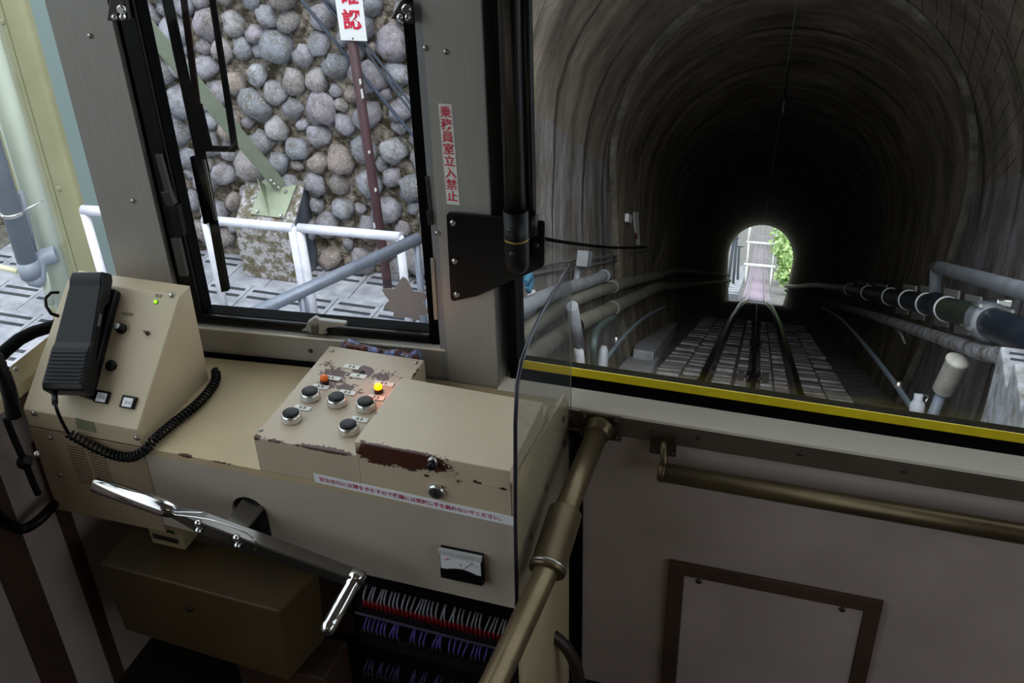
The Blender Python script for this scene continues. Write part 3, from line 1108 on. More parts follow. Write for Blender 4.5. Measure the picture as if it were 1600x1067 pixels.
j = 0
x_ = None
for i in range(nn + 1):
    s_ = L[-1] * i / nn
    while j < len(L) - 2 and L[j + 1] < s_:
        j += 1
    t = (s_ - L[j]) / max(1e-9, L[j + 1] - L[j])
    p_ = cp[j].lerp(cp[j + 1], t)
    tg = (cp[j + 1] - cp[j]).normalized()
    if x_ is None:
        x_ = tg.cross(up).normalized()
    x_ = (x_ - tg * x_.dot(tg)).normalized()
    y_ = tg.cross(x_)
    a = 2 * math.pi * i / 10
    pts.append(p_ + (x_ * math.cos(a) + y_ * math.sin(a)) * .0062)
MB().tube(pts, .0021, 6).build('coil', m_blackplas, cd)

# ================================================================== LEVER IN FRONT OF THE CONSOLE
lv = thing('brake_lever', 'long chrome lever with tubular grip and projecting knob in front of the console', 'lever', (-.76, .97, .68))
LY = .95
gA, gB = onY(146, 756, LY), onY(268, 797, LY)
rE = onY(568, 908, LY)
ax = (gB - gA).normalized()
MB().tube([gA, gA.lerp(gB, .03), gA.lerp(gB, .9), gB, gB + ax * .012], [.008, .0125, .0132, .0115, .007], 18).build('grip', m_chrome, lv)
axr = (rE - gB).normalized()
upv = Vector((0, -1, 0)).cross(axr).normalized()
if upv.z < 0:
    upv = -upv
def bar_sec(p, hh_, d):
    return [p + upv * hh_ + Vector((0, d, 0)), p - upv * hh_ + Vector((0, d, 0)), p - upv * hh_ - Vector((0, d, 0)), p + upv * hh_ - Vector((0, d, 0))]
sec = [bar_sec(gB - ax * .004, .008, .006), bar_sec(onY(320, 818, LY), .012, .012), bar_sec(onY(395, 846, LY), .012, .012), bar_sec(rE, .0085, .011)]
b = MB()
vs = [p_ for s_ in sec for p_ in s_]
fs = [(0, 1, 2, 3), (15, 14, 13, 12)]
for i in range(3):
    for k in range(4):
        l = (k + 1) % 4
        fs.append((i * 4 + k, i * 4 + l, i * 4 + 4 + l, i * 4 + 4 + k))
b.add(vs, fs)
m_bar = brushed('brushed_lever_bar', '#77746f', .2, .9, (60, 60, 4))
b.build('bar', m_bar, lv, .002)
bc = onY(381, 806, .985)
zt_ = onY(380, 800, .99).z
MB().obox(Vector((bc.x - .018, LY - .005, zt_ - .003)), (.034, 0, -.008), (0, .075, 0), (0, 0, .005)).build('mounting_arm', m_bar, lv, .001)
for px in ((311, 815), (312, 827), (371, 838), (373, 850)):
    MB().lathe(onY(*px, LY - .011), (0, -1, 0), [(.0052, 0), (.0058, .003), (.0045, .007), (.002, .0085)], 12).build('bolt', m_chrome, lv)
MB().tube(catmull([onY(320, 801, LY - .014), onY(275, 800, LY - .014), onY(273, 804, LY - .014), onY(305, 808, LY - .014), onY(340, 815, LY - .014), onY(385, 833, LY - .014), onY(401, 849, LY - .014), onY(397, 862, LY - .014)], 5), .0011, 6).build('spring_clip', m_chrome, lv)
kA = onY(556, 903, LY)
kB = Vector((kA.x - .002, LY - .085, kA.z - .002))
for yy in [LY - .01 * i for i in range(4, 20)]:
    q_ = onY(512, 982, yy)
    if abs(q_.x - kA.x) < .01 or q_.x > kA.x:
        break
kB = onY(512, 982, LY - .082)
MB().lathe(kA + Vector((0, .008, 0)), kB - kA, [(.0135, 0), (.0135, .012), (.0118, .013), (.0118, .022), (.0105, .023), (.0108, (kB - kA).length), (.0112, (kB - kA).length + .006), (.0085, (kB - kA).length + .013), (.003, (kB - kA).length + .016)], 22).build('knob', m_chrome, lv)

# ================================================================== UNDER THE CONSOLE
ub = thing('equipment_case', 'dark tan metal case in the shadow under the console', 'box', (-.9, 1.05, .34))
MB().hexa([onY(196, 984, 1.0), onY(450, 1064, 1.0), onY(450, 1064, 1.0) + Vector((0.02, .1, 0)), onY(196, 984, 1.0) + Vector((0, .1, 0)),
           onY(154, 880, 1.0), onY(436, 956, 1.0), onY(436, 956, 1.0) + Vector((.02, .1, .0)), onY(154, 880, 1.0) + Vector((0, .1, 0))]).build('case', m_tan, ub, .003)
MB().lathe(onY(296, 951, .9995), (0, -1, 0), [(.006, 0), (.006, .002), (.003, .003)], 12).build('cover_screw', m_darkscrew, ub)
MB().box((-.87, 1.03, ZF), (-.70, 1.12, .30)).build('support_leg', m_brown, ub, .004)
ub['label'] = 'dark tan metal case standing in the shadow under the console'
sb = thing('junction_box', 'small cream box with dark marks hanging under the console above the tan case', 'box', (-.95, 1.08, .55))
q = [onY(228, 816, 1.06), onY(282, 832, 1.06), onY(290, 860, 1.06), onY(238, 848, 1.06)]
MB().prism(q, (0, .08, 0)).build('case', m_cream_side, sb, .002)
q = [onY(238, 833, 1.0595), onY(278, 843, 1.0595), onY(279, 850, 1.0595), onY(240, 840, 1.0595)]
MB().prism(q, (0, -.0006, 0)).build('dark_band', m_ink, sb)
q = [onY(228, 817, 1.0595), onY(272, 830, 1.0595), onY(273, 835, 1.0595), onY(230, 822, 1.0595)]
MB().prism(q, (0, -.0006, 0)).build('green_band', mat('green_stripe', '#1f3d28', .5), sb)
MB().tube([(-.95, 1.12, .59), (-.95, 1.12, .745)], .006, 8).build('hanger', m_dark, sb)

# terminal strips with wires
m_redslv = mat('red_sleeve', '#8e1018', .4)
m_wirew = mat('white_wire', '#9fa2ac', .45)
m_wirev = mat('purple_glare_wire', '#5a4fa8', .5)  # purple glare of the acrylic cover painted into the wire colour
m_wired = mat('dim_purple_glare_wire', '#3a3560', .5)  # lowest row: same glare colour, painted dimmer
m_term = mat('terminal_bakelite', '#17131a', .45)
tb = thing('terminal_block', 'row of red sleeved white wires on a dark terminal rack under the console', 'terminal block', (-.5, 1.12, ZF))
TY = 1.10
a0, a1 = onY(566, 936, TY), onY(805, 1000, TY)
for row, (dy, mt, mw) in enumerate(((0, m_redslv, m_wirew), (46, m_term, m_wirev), (112, m_term, m_wired))):
    r0, r1 = onY(566, 938 + dy, TY), onY(810, 1000 + dy, TY)
    z0_ = (r0.z + r1.z) / 2
    ex = r1 - r0
    n = 36
    bs, bw = MB(), MB()
    for i in range(n):
        if row and i in (9, 10, 15, 19, 24):
            continue
        p_ = r0 + ex * ((i + .5) / n)
        lean = random.uniform(-.002, .006)
        bs.tube([p_ + Vector((0, 0, -.012)), p_ + Vector((0, -.0005, .004))], .0029, 6)
        bw.tube([p_ + Vector((0, -.001, 0)), p_ + Vector((lean * .5, -.002, .010)), p_ + Vector((lean, .003, .017)), p_ + Vector((lean * 1.3, .014, .023))], .0016, 6)
    o = MB().obox(r0 + Vector((-.01, .004, -.040)), ex + Vector((.02, 0, 0)), (0, .02, 0), (0, 0, .030)).build('terminal_bar', m_term, tb, .001)
    s1 = bs.build('sleeves', mt, tb)
    s1['kind'] = 'stuff'
    s2 = bw.build('wires', mw, tb)
    s2['kind'] = 'stuff'
    if row == 0:
        MB().obox(r0 + Vector((-.01, -.012, -.022)), ex + Vector((.02, 0, 0)), (0, .003, 0), (0, 0, .003)).build('edge_rail', mat('pale_rail', '#57566a', .4), tb)
b = MB().box((-.70, TY + .05, ZF), (-.36, TY + .06, .56))
b.build('back_plate', m_term, tb)
bun = MB()
for k in range(26):
    x_ = -.64 + k * .011
    bun.tube(catmull([Vector((x_, TY + .016, a0.lerp(a1, k / 26).z + .028)), Vector((x_ + random.uniform(-.01, .01), TY + .03, .52)), Vector((x_ + random.uniform(-.02, .02), TY + .045, .60))], 4), .0017, 5)
bo = bun.build('loom_wires', m_blackplas, tb)
bo['kind'] = 'stuff'

# curved hose in the dark corner right of the terminals
hz = [onY(835, 985, 1.2), onY(856, 1003, 1.2), onY(872, 1030, 1.2), onY(880, 1070, 1.2), onY(882, 1120, 1.2)]
tag(MB().tube(catmull([p_ + Vector((.03, 0, 0)) for p_ in hz], 6), .011, 12).build('rubber_hose', mat('brown_hose', '#2a1f17', .5)), 'dark curved hose low beside the console end behind the pipe rail', 'hose')

# black cables on the left wall
kb = thing('ribbed_conduit', 'black ribbed conduit with a thin cord and knob at the left edge', 'cable', (-1.1, .95, .7))
rp = catmull([onY(-40, 500, .97), onY(0, 575, .97), onY(15, 615, .97), onY(22, 650, .97)], 14)
rr = [(.0118 if i % 2 else .0100) for i in range(len(rp))]
MB().tube(rp, rr, 12).build('ribbed_sleeve', m_blackplas, kb)
MB().tube(catmull([onY(8, 650, .97), onY(24, 690, .97), onY(40, 725, .97), onY(52, 755, .97), onY(60, 772, .97)], 6), .0055, 10).build('cord', m_blackplas, kb)
MB().lathe(onY(38, 722, .968), onY(62, 708, .955) - onY(38, 722, .968), [(.008, -.008), (.011, -.004), (.011, .005), (.007, .009), (.007, .018)], 14).build('knob', m_blackplas, kb)
MB().lathe(onY(57, 710, .957), onY(62, 708, .955) - onY(38, 722, .968), [(.005, 0), (.005, .004), (.002, .006)], 12).build('knob_tip', m_steel, kb)
tag(MB().tube(catmull([onY(96, 772, 1.05), onY(80, 793, 1.0), onY(60, 813, .97), onY(35, 826, .95), onY(8, 815, .93), onY(-15, 790, .91)], 8), .0085, 12).build('bent_hose', m_blackplas), 'black bent hose curling under the intercom at the left wall', 'hose')

# ================================================================== WIPER OUTSIDE THE LEFT WINDOW
wp = thing('window_wiper', 'black windscreen wiper with long blade outside the left front window', 'wiper', onF(340, 440, .09))
WO = .085
m_wiper = mat('matt_black_wiper', '#040405', .8, spec=.04)
def WF(x, y, o=WO):
    return onF(x, y, o)
def strip(pa, pb, wpx, name, m, o=WO, d=.006):
    (x0_, y0_), (x1_, y1_) = pa, pb
    L_ = math.hypot(x1_ - x0_, y1_ - y0_)
    nx, ny = -(y1_ - y0_) / L_ * wpx / 2, (x1_ - x0_) / L_ * wpx / 2
    return MB().prism([WF(x0_ + nx, y0_ + ny, o), WF(x1_ + nx, y1_ + ny, o), WF(x1_ - nx, y1_ - ny, o), WF(x0_ - nx, y0_ - ny, o)], FN * d).build(name, m, wp, .0008)
strip((247, -60), (318, 270), 15, 'arm', m_wiper)
strip((312, 240), (351, 456), 11, 'blade', m_wiper, WO + .005, .010)
strip((300, 245), (322, 350), 8, 'blade_holder', m_wiper, WO - .004, .006)
m_redbl = mat('red_brown_arm', '#1c0807', .7, spec=.05)
strip((278, -60), (307, 165), 9, 'second_arm', m_redbl)
strip((307, 165), (324, 236), 14, 'arm_bracket', m_wiper)
strip((321, -60), (355, 160), 8.5, 'link_arm', m_wiper)
strip((355, 160), (366, 234), 9, 'link_end', m_wiper)
strip((311, 233), (367, 234), 8, 'cross_link', m_wiper)
strip((318, 250), (337, 345), 4, 'blade_spine', m_steel, WO - .006, .003)


# ================================================================== STATION SIDE: STEPPED PLATFORM
m_conc = mat('pale_concrete', '#b4b6bd', .8, col2='#8e9099', scale=5, bscale=60, bstr=.3, bdist=.004)
m_tile = mat('platform_tile', '#adb0ba', .7, col2='#858893', scale=4, bscale=90, bstr=.2, bdist=.002)
m_groove = mat('groove_strip', '#33373f', .8)
m_concdark = mat('old_concrete', '#6f6c68', .9, col2='#4a4843', scale=6, bscale=40, bstr=.5, bdist=.01)
YW = 11.5
ZL = [-5.15, -5.0, -4.85, -4.70]
edges = [onZ(420, 449, -5.0).y, onZ(420, 497, -4.85).y, onZ(420, 545, -4.70).y]
dep = edges[1] - edges[2]
while len(ZL) < 9:
    ZL.append(ZL[-1] + .15)
    edges.append(edges[-1] - dep)
PXR, PXL = -2.75, -12.5
pf = tag(MB().box((PXL, -3, -7), (PXR, .5, -6.5)).build('station_platform', m_concdark), 'stepped station platform of pale grooved paving outside the left windows', 'platform', None, 'structure')
b = MB()
yfar = YW + .3
for k in range(9):
    y0 = edges[k] if k < len(edges) else edges[-1] - dep
    b.box((PXL, y0, -7.2), (PXR, yfar, ZL[k] - .03))
    yfar = y0
for k in range(14):
    # the platform goes on climbing alongside the car
    y1_ = edges[-1] - dep * .55 * k
    b.box((PXL - 8, y1_ - dep * .55 - .01, -7.2), (PXR, y1_, ZL[8] - .03 + .30 * k))
b.box((PXL - 8, -14, -7.2), (PXR, edges[-1] - dep * .55 * 14, ZL[8] + .27 + .30 * 13))
b.build('step_core', m_concdark, pf)
# paving tiles: one slab mesh per tread with two recessed grooves near its far edge
TWD = .62


def tile_mesh(d):
    w = TWD - .014
    t = .035
    b = MB().box((0, .006, -t), (w, d - .004, 0))
    n0 = len(b.f)
    for ya in (d - .33, d - .17):
        b.box((.05, ya, -.006), (w - .05, ya + .062, .0015))
    o = b.build('paving_tile', m_tile, None, loc=Vector((0, 0, 0)))
    me = o.data
    me.materials.append(m_groove)
    for i, p_ in enumerate(me.polygons):
        if i >= n0:
            p_.material_index = 1
    bpy.data.objects.remove(o)
    return me


bl = root_loc(pf)
yfar = YW
TMESH = {}
for k in range(9):
    y0 = edges[k] if k < len(edges) else edges[-1] - dep
    d = yfar - y0
    # a tread's nosing faces away from the viewer, so its grooves sit at the far edge
    key = round(d, 3)
    if key not in TMESH:
        TMESH[key] = tile_mesh(d)
    nx = int((PXR - PXL) / TWD)
    for i in range(nx):
        x_ = PXR - (i + 1) * TWD
        if (x_ < -11.5) or (k > 3 and x_ < -9.6) or (k > 6 and x_ < -7.5):
            continue
        o = bpy.data.objects.new('paving_tile', TMESH[key])
        COL.objects.link(o)
        o.parent = pf
        o.location = Vector((x_, y0, ZL[k] + random.uniform(-.002, .002))) - bl
    yfar = y0

# retaining wall of cobbles
m_mortar = mat('mossy_mortar', '#a0968b', .95, col2='#443c2c', scale=9, bscale=16, bstr=1., bdist=.06, lo=.38, hi=.6)
m_st, nt, bb_ = newmat('cobble_stone')
oi = nt.nodes.new('ShaderNodeObjectInfo')
base = ramp(nt, oi.outputs['Random'], [(0, srgb('#9ca1b0')), (.25, srgb('#adadba')), (.5, srgb('#ada4b0')), (.7, srgb('#8f949f')), (.85, srgb('#a8978f')), (1, srgb('#bcc0cb'))])
nz = noise_fac(nt, 7, 6, .7)
c1 = mixc(nt, ramp(nt, nz, [(.42, (0, 0, 0, 1)), (.66, (.9, .9, .9, 1))]), base, srgb('#6a645a'))
nz2 = noise_fac(nt, 45, 6, .75)
c2 = mixc(nt, ramp(nt, nz2, [(.53, (0, 0, 0, 1)), (.64, (.85, .85, .85, 1))]), c1, srgb('#d2d5df'))
nt.links.new(c2, bb_.inputs['Base Color'])
bb_.inputs['Roughness'].default_value = .85
bump(nt, bb_, noise_fac(nt, 18, 7, .75), 1.0, .035)
rw = thing('retaining_wall', 'retaining wall of rounded cobbles set in mossy mortar behind the platform', 'wall', (-6, YW, -5.2))
b = MB()
gx, gz = 90, 54
X0, X1, Z0, Z1 = -13.5, -3.3, -5.4, 2.0
vs = []
for i in range(gx + 1):
    for j in range(gz + 1):
        x_, z_ = X0 + (X1 - X0) * i / gx, Z0 + (Z1 - Z0) * j / gz
        vs.append((x_, YW + .06 * noise.noise((x_ * 3, 0, z_ * 3)) + .03 * noise.noise((x_ * 9, 3, z_ * 9)), z_))
fs = [(i * (gz + 1) + j, (i + 1) * (gz + 1) + j, (i + 1) * (gz + 1) + j + 1, i * (gz + 1) + j + 1) for i in range(gx) for j in range(gz)]
b.add(vs, fs, True)
b.box((X0, YW + .15, Z0), (X1, YW + 2.5, Z1))
b.build('mortar', m_mortar, rw)
smesh = []
for k in range(10):
    bm = bmesh.new()
    bmesh.ops.create_icosphere(bm, subdivisions=2, radius=1)
    off = Vector((k * 7.1, k * 3.3, 1))
    el = random.uniform(.72, .95)
    for v in bm.verts:
        d_ = v.co.normalized()
        r_ = 1 + .42 * noise.noise(d_ * 1.2 + off) + .12 * noise.noise(d_ * 3.2 + off)
        # square the silhouette slightly
        q_ = Vector((math.copysign(abs(d_.x) ** .8, d_.x), d_.y, math.copysign(abs(d_.z) ** .8, d_.z)))
        v.co = Vector((q_.x * r_ * el, q_.y * .85 * r_, q_.z * r_))
    me = bpy.data.meshes.new('stone')
    bm.to_mesh(me)
    bm.free()
    me.polygons.foreach_set('use_smooth', [True] * len(me.polygons))
    me.materials.append(m_st)
    smesh.append(me)


def to_px(p_):
    q_ = Vector(p_) - CAMP
    w_ = q_.dot(CF)
    return 800 + F_PX * q_.dot(CR) / w_, 533.5 + F_PX * q_.dot(CD) / w_


rs = random.Random(21)
placed = []
for rad_try, cnt in ((.29, 90), (.20, 1500), (.165, 5000), (.135, 7000), (.095, 6000)):
    for _ in range(cnt):
        x_, z_ = rs.uniform(-10.6, -4.0), rs.uniform(-5.05, 0.1)
        r_ = rad_try * rs.uniform(.85, 1.12)
        u_, v_ = to_px((x_, YW, z_))
        # only what the two left windows can show; the largest boulders lie towards the pillar
        if not ((205 < u_ < 720 and -60 < v_ < 460) or (-40 < u_ < 215 and -60 < v_ < 440 and v_ > (u_ - 150) * 2.2)):
            continue
        if rad_try > .25 and not (u_ > 600 and v_ > 130):
            continue
        if rad_try == .20 and rs.random() > (.9 if u_ > 560 else .35):
            continue
        if all((x_ - a_) ** 2 + (z_ - c_) ** 2 > (.95 * (r_ + q_)) ** 2 for a_, c_, q_ in placed) and len(placed) < 298:
            placed.append((x_, z_, r_))
rl = root_loc(rw)
for i, (x_, z_, r_) in enumerate(placed):
    o = bpy.data.objects.new('stone', smesh[i % 10])
    COL.objects.link(o)
    o.parent = rw
    o.location = Vector((x_, YW - .01 - r_ * .18, z_)) - rl
    o.scale = (r_ * rs.uniform(.9, 1.25), r_ * 1.0, r_ * rs.uniform(.85, 1.1))
    o.rotation_euler = (rs.uniform(-.2, .2), rs.uniform(-.9, .9), rs.uniform(-.2, .2))
print('stones', len(placed))

# little plants in the wall joints
m_leafg = mat('fern_green', '#4f8f2a', .6, col2='#7fb43a', scale=30)
for nm, px, n_ in (('a', (167, 8), 26), ('b', (74, 57), 0), ('c', (75, 53), 24)):
    if not n_:
        continue
for px, lab, n_ in (((64, 12), 'small weed with a yellow flower growing from the cobbles at the top left', 30), ((76, 55), 'small bright green fern tuft growing between cobbles at the left', 34)):
    base_ = onY(*px, YW - .08)
    b = MB()
    for k in range(n_):
        a_ = rs.uniform(0, 6.28)
        l_ = rs.uniform(.04, .11)
        d_ = Vector((math.cos(a_) * .8, -.6, math.sin(a_) * .7 + .2)).normalized() * l_
        w_ = d_.cross(Vector((.3, 1, .2))).normalized() * l_ * .22
        b.add([base_, base_ + d_ * .5 + w_, base_ + d_, base_ + d_ * .5 - w_], [(0, 1, 2, 3)])
    tag(b.build('wall_plant', m_leafg), lab, 'plant')

# concrete footing with base plate and diagonal brace
m_foot, nt, bb_ = newmat('lichened_concrete')
nz = noise_fac(nt, 9, 6, .7)
c1 = ramp(nt, nz, [(.36, srgb('#5b5236')), (.5, srgb('#7a756c')), (.58, srgb('#b9b7bd')), (.7, srgb('#8c8784'))])
nt.links.new(c1, bb_.inputs['Base Color'])
bb_.inputs['Roughness'].default_value = .9
bump(nt, bb_, noise_fac(nt, 30, 5), .6, .02)
YFt = 10.95
qa, qb, qc, qd = onY(365, 347, YFt), onY(458, 362, YFt), onY(457, 409, YFt), onY(374, 399, YFt)
za = (qa.z + qb.z) / 2
zd = -5.15
tf = onX(477, 286, qb.x)
tb_ = onX(514, 257, qb.x)
tb_.y = max(tb_.y, YW + .05)
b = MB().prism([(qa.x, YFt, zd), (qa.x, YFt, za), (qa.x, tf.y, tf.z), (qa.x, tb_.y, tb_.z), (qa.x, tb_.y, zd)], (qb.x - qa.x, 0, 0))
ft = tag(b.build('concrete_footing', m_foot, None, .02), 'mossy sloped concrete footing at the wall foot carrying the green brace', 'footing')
ft.data.materials.append(mat('shaded_wet_concrete', '#5d6472', .8, col2='#3c414c', scale=5, stretch=(1, 1, .3)))  # right face: shade and wet both painted in as darker blue-grey
ft.data.materials.append(mat('grey_cap_concrete', '#8b8c93', .85, col2='#6f6d6c', scale=6, bscale=40, bstr=.4, bdist=.01))
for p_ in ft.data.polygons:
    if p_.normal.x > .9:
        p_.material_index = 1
    elif p_.normal.z > .9 and p_.center.z > .3:
        p_.material_index = 2
m_green = mat('pale_green_steel', '#98a28e', .45, col2='#8a947f', scale=3)
m_bluegreen = mat('blue_green_steel', '#7d918f', .5)
pn = (tf - Vector((qb.x, YFt, za))).cross(Vector((1, 0, 0))).normalized()
if pn.z < 0:
    pn = -pn
pp0 = Vector((qa.x, YFt, za)) + pn * .015
bs_ = thing('diagonal_brace', 'pale green diagonal steel brace bolted to the footing by a plate', 'brace', onPl(428, 312, pp0, pn))
plq = [onPl(x, y, pp0, pn) for x, y in ((412.7, 283.8), (463.7, 290.6), (444.4, 341.6), (392, 334.8))]
MB().prism(plq, pn * .02).build('base_plate', m_green, bs_)
for px in ((403, 331), (440, 338), (447, 300)):
    MB().lathe(onPl(*px, pp0 + pn * .02, pn), pn, [(.026, 0), (.026, .02), (.015, .022), (.015, .04)], 8).build('bolt', m_alu, bs_)
eA = onPl(438, 292, pp0 + pn * .05, pn)
eB = onY(235, 50, 9.7)
eB = eA + (eB - eA) * 1.6
axb = (eB - eA).normalized()
wv = axb.cross(CF).normalized()
hv = wv.cross(axb).normalized()
b = MB()
b.obox(eA - wv * .075 - hv * .006, wv * .15, hv * .012, eB - eA)
b.obox(eA + wv * .073, wv * .012, hv * .10, eB - eA)
b.obox(eA - wv * .085, wv * .012, hv * .10, eB - eA)
b.build('channel_beam', m_green, bs_)
g0 = [onPl(x, y, pp0 + pn * .02, pn) for x, y in ((413, 289), (420, 338))]
MB().prism([g0[0] + pn * .22, g0[0], g0[1]], (.014, 0, 0)).build('gusset', m_green, bs_)
for px in ((423, 281), (428, 286), (435, 292)):
    MB().lathe(onPl(*px, eA - hv * .03, hv), -hv, [(.02, -.03), (.02, .02), (.01, .03)], 8).build('bolt', m_alu, bs_)

# red-brown post with white sign
m_rust = mat('red_brown_post_paint', '#4a3036', .55, col2='#3c262b', scale=4)
qb_ = onY(603, 424, 11.08)
qt_ = onY(541, 0, 11.08)
qt_ = qb_ + (qt_ - qb_) * 1.35
sp = thing('sign_post', 'dark red brown pipe post carrying a white sign in front of the cobble wall', 'post', (qb_.x, 11.08, -5.15))
MB().tube([Vector((qb_.x, qb_.y, -5.15)), qb_, qt_], .062, 14).build('pole', m_rust, sp)
m_chipw = mat('flaked_white', '#c9c9cf', .7)
for k, (x_, y_, h_) in enumerate(((563, 128, .08), (566, 147, .13), (577, 238, .05), (587, 297, .06), (585, 353, .09))):
    c_ = onY(x_, y_, 11.018)
    MB().hexa([c_ + Vector(v) for v in ((-.012, 0, -h_ / 2), (.014, 0, -h_ / 2 + .02), (.014, .01, -h_ / 2 + .02), (-.012, .01, -h_ / 2), (-.018, 0, h_ / 2 - .01), (.006, 0, h_ / 2), (.006, .01, h_ / 2), (-.018, .01, h_ / 2 - .01))]).build('paint_flake', m_chipw, sp)
sq = [onY(x, y, 11.0) for x, y in ((532.5, 63), (573.5, 64.5), (566, 0), (523.5, 0))]
upl, upr = sq[3] - sq[0], sq[2] - sq[1]
sq[3], sq[2] = sq[0] + upl * 1.62, sq[1] + upr * 1.62
MB().prism(sq, (0, .012, 0)).build('sign_board', m_white, sp, .004)
m_signred = mat('sign_red', '#c8143c', .5)
cK = onY(550, 33, 10.998)
upd = ((sq[3] + sq[2]) / 2 - (sq[0] + sq[1]) / 2).normalized()
xd_ = (sq[1] - sq[0]).normalized()
chs = .236
textobj('認', chs, cK, xd_, Vector((0, 0, 1)), m_signred, sp, 'character', .006, .003)
textobj('確', chs, cK + upd * .283, xd_, Vector((0, 0, 1)), m_signred, sp, 'character', .006, .003)
MB().lathe(onY(551.5, 60, 10.999), (0, -1, 0), [(.01, 0), (.01, .006)], 8).build('sign_bolt', m_darkscrew, sp)

# guy cables
m_cab = mat('blue_grey_cable', '#364052', .5)
for pts_, lab in ((((440, -38), (471, 0), (551, 99), (647, 213), (668, 240)), 'lower of the blue grey cables running diagonally past the sign post'),
                  (((484, -30), (504, 0), (567, 74), (646, 179), (668, 206)), 'middle blue grey cable running diagonally behind the sign'),
                  (((491, -30), (511, 0), (573, 70), (648, 170), (668, 196)), 'upper of the blue grey cables running close beside its twin behind the sign')):
    P_ = [onY(x, y, 11.22) for x, y in pts_]
    tag(MB().tube(P_, .021 if 'lower' in lab else .015, 8).build('guy_cable', m_cab), lab, 'cable')

# white railings
m_rail = mat('white_railing_paint', '#e3e4ee', .4, col2='#cfd2e0', scale=6)
YR = 9.25
ZR = ZL[2]


def railing(label, px_l, px_r, ntop, posts, bottom=None, YR=YR, ZR=ZR):
    t = thing('platform_railing', label, 'railing', onY(*px_l, YR) * 1.0)
    a_, c_ = onY(*px_l, YR), onY(*px_r, YR)
    MB().tube([a_, c_], .052, 12).build('top_rail', m_rail, t)
    for px in posts:
        top = onY(*px, YR)
        tt = a_.lerp(c_, (top.x - a_.x) / (c_.x - a_.x))
        MB().tube([tt, Vector((tt.x + .03, YR, ZR))], .047, 12).build('post', m_rail, t)
    if bottom:
        MB().tube([onY(*bottom[0], YR - .25), onY(*bottom[1], YR - .25)], .06, 12).build('bottom_rail', m_rail, t)
    return t


railing('white tubular platform railing in the left half of the left front window', (318, 343), (458, 356), 0, ((320, 343), (456, 356)), ((350, 503), (482, 518)))
railing('white tubular platform railing in the right half of the left front window', (466, 356), (626, 370), 0, ((468, 356), (624, 370)), ((500, 521), (640, 541)))
railing('white tubular platform railing beside the green column at the far left', (129, 328), (240, 336), 0, ((131, 328), (236, 336)), None, 7.85, -4.55)
# grey handrail sloping along the steps
m_grailm = mat('grey_galvanised', '#7d8494', .45, .3, col2='#6b7282', scale=8)
gh = thing('stair_handrail', 'blue grey sloping tubular handrail in front of the white railings', 'handrail', onY(520, 430, 7.5))
hA, hB = onY(395, 490, 6.9), onY(655, 372, 8.2)
hA = hB + (hA - hB) * 1.25
MB().tube([hA, hB], .058, 14).build('rail', m_grailm, gh)
for f_ in (.015, .58):
    p_ = hB.lerp(hA, f_)
    MB().tube([p_, Vector((p_.x + .02, p_.y, -5.0 + (9.2 - p_.y) * .16))], .036, 12).build('post', m_grailm, gh)

# big roof columns at the far left
m_gc = mat('yellow_green_column_paint', '#949577', .45, col2='#8b8c6d', scale=2)
m_wg = mat('white_green_column_paint', '#bcc6b4', .4, col2='#b2bcaa', scale=2)
cl_ = thing('roof_column', 'large pale yellow green steel column with rounded edge and blue green side at the left', 'column', onY(110, 440, 8.2))
Yc = 8.2
xa_, xb_ = onY(-8, 200, Yc).x, onY(88, 200, Yc).x
b = MB()
R_ = .05
prof_ = [(xa_, Yc), (xb_ - R_, Yc)]
for i in range(9):
    a_ = -math.pi / 2 + math.pi / 2 * i / 8
    prof_.append((xb_ - R_ + math.cos(a_) * R_, Yc + R_ + math.sin(a_) * R_))
prof_ += [(xb_, Yc + .10), (xa_, Yc + .10)]
b.prism([(x_, y_, -5.0) for x_, y_ in prof_], (0, 0, 6.5))
b.build('front_flange', m_gc, cl_)
xs_ = onY(126, 200, Yc + .34).x
MB().box((xb_ - .12, Yc + .10, -5.0), (xs_, Yc + .34, 1.5)).build('side_web', m_bluegreen, cl_)
xl_ = onY(57, 200, Yc - .001).x
MB().box((xl_ - .004, Yc - .004, -5.0), (xl_ + .004, Yc, 1.5)).build('seam', mat('seam_shadow', '#6d6f52', .6), cl_)
for px in ((3, 34), (92, 295)):
    MB().lathe(onY(*px, Yc), (0, -1, 0), [(.03, 0), (.03, .006), (.02, .01)], 12).build('plug', m_gc, cl_)
cc2 = onY(51, 300, 7.75)
c2_ = thing('round_column', 'white green round steel column left of the large column', 'column', (cc2.x, 7.75, -5))
MB().tube([(cc2.x, 7.75, -5.0), (cc2.x, 7.75, 1.5)], .115, 24).build('shaft', m_wg, c2_)
m_dsp = mat('blue_grey_downpipe', '#858e9d', .45, col2='#78828f', scale=3)
dpx = onY(9, 300, 7.4)
dp = thing('downpipe', 'blue grey downpipe with clamp and elbow at the left edge outside', 'pipe', (dpx.x, 7.4, -4))
zel = onY(40, 425, 7.4).z
MB().tube([(dpx.x, 7.4, 1.5), (dpx.x, 7.4, zel)], .098, 20).build('pipe', m_dsp, dp)
MB().tube([(dpx.x, 7.4, zel + .14), (dpx.x, 7.4, zel - .04)], .108, 20).build('socket', m_dsp, dp)
el_ = onY(64, 405, 7.55)
MB().tube(catmull([Vector((dpx.x, 7.4, zel)), Vector((dpx.x + .03, 7.41, zel - .08)), (Vector((dpx.x, 7.4, zel - .08)) + el_) / 2, el_, el_ + Vector((.12, .1, .03))], 5), .092, 18).build('elbow', m_dsp, dp)
zc_ = onY(20, 333, 7.4).z
o = MB().lathe((dpx.x, 7.4, zc_ - .02), (0, 0, 1), [(.1, 0), (.106, .003), (.106, .037), (.1, .04)], 20).build('clamp', m_alu, dp)
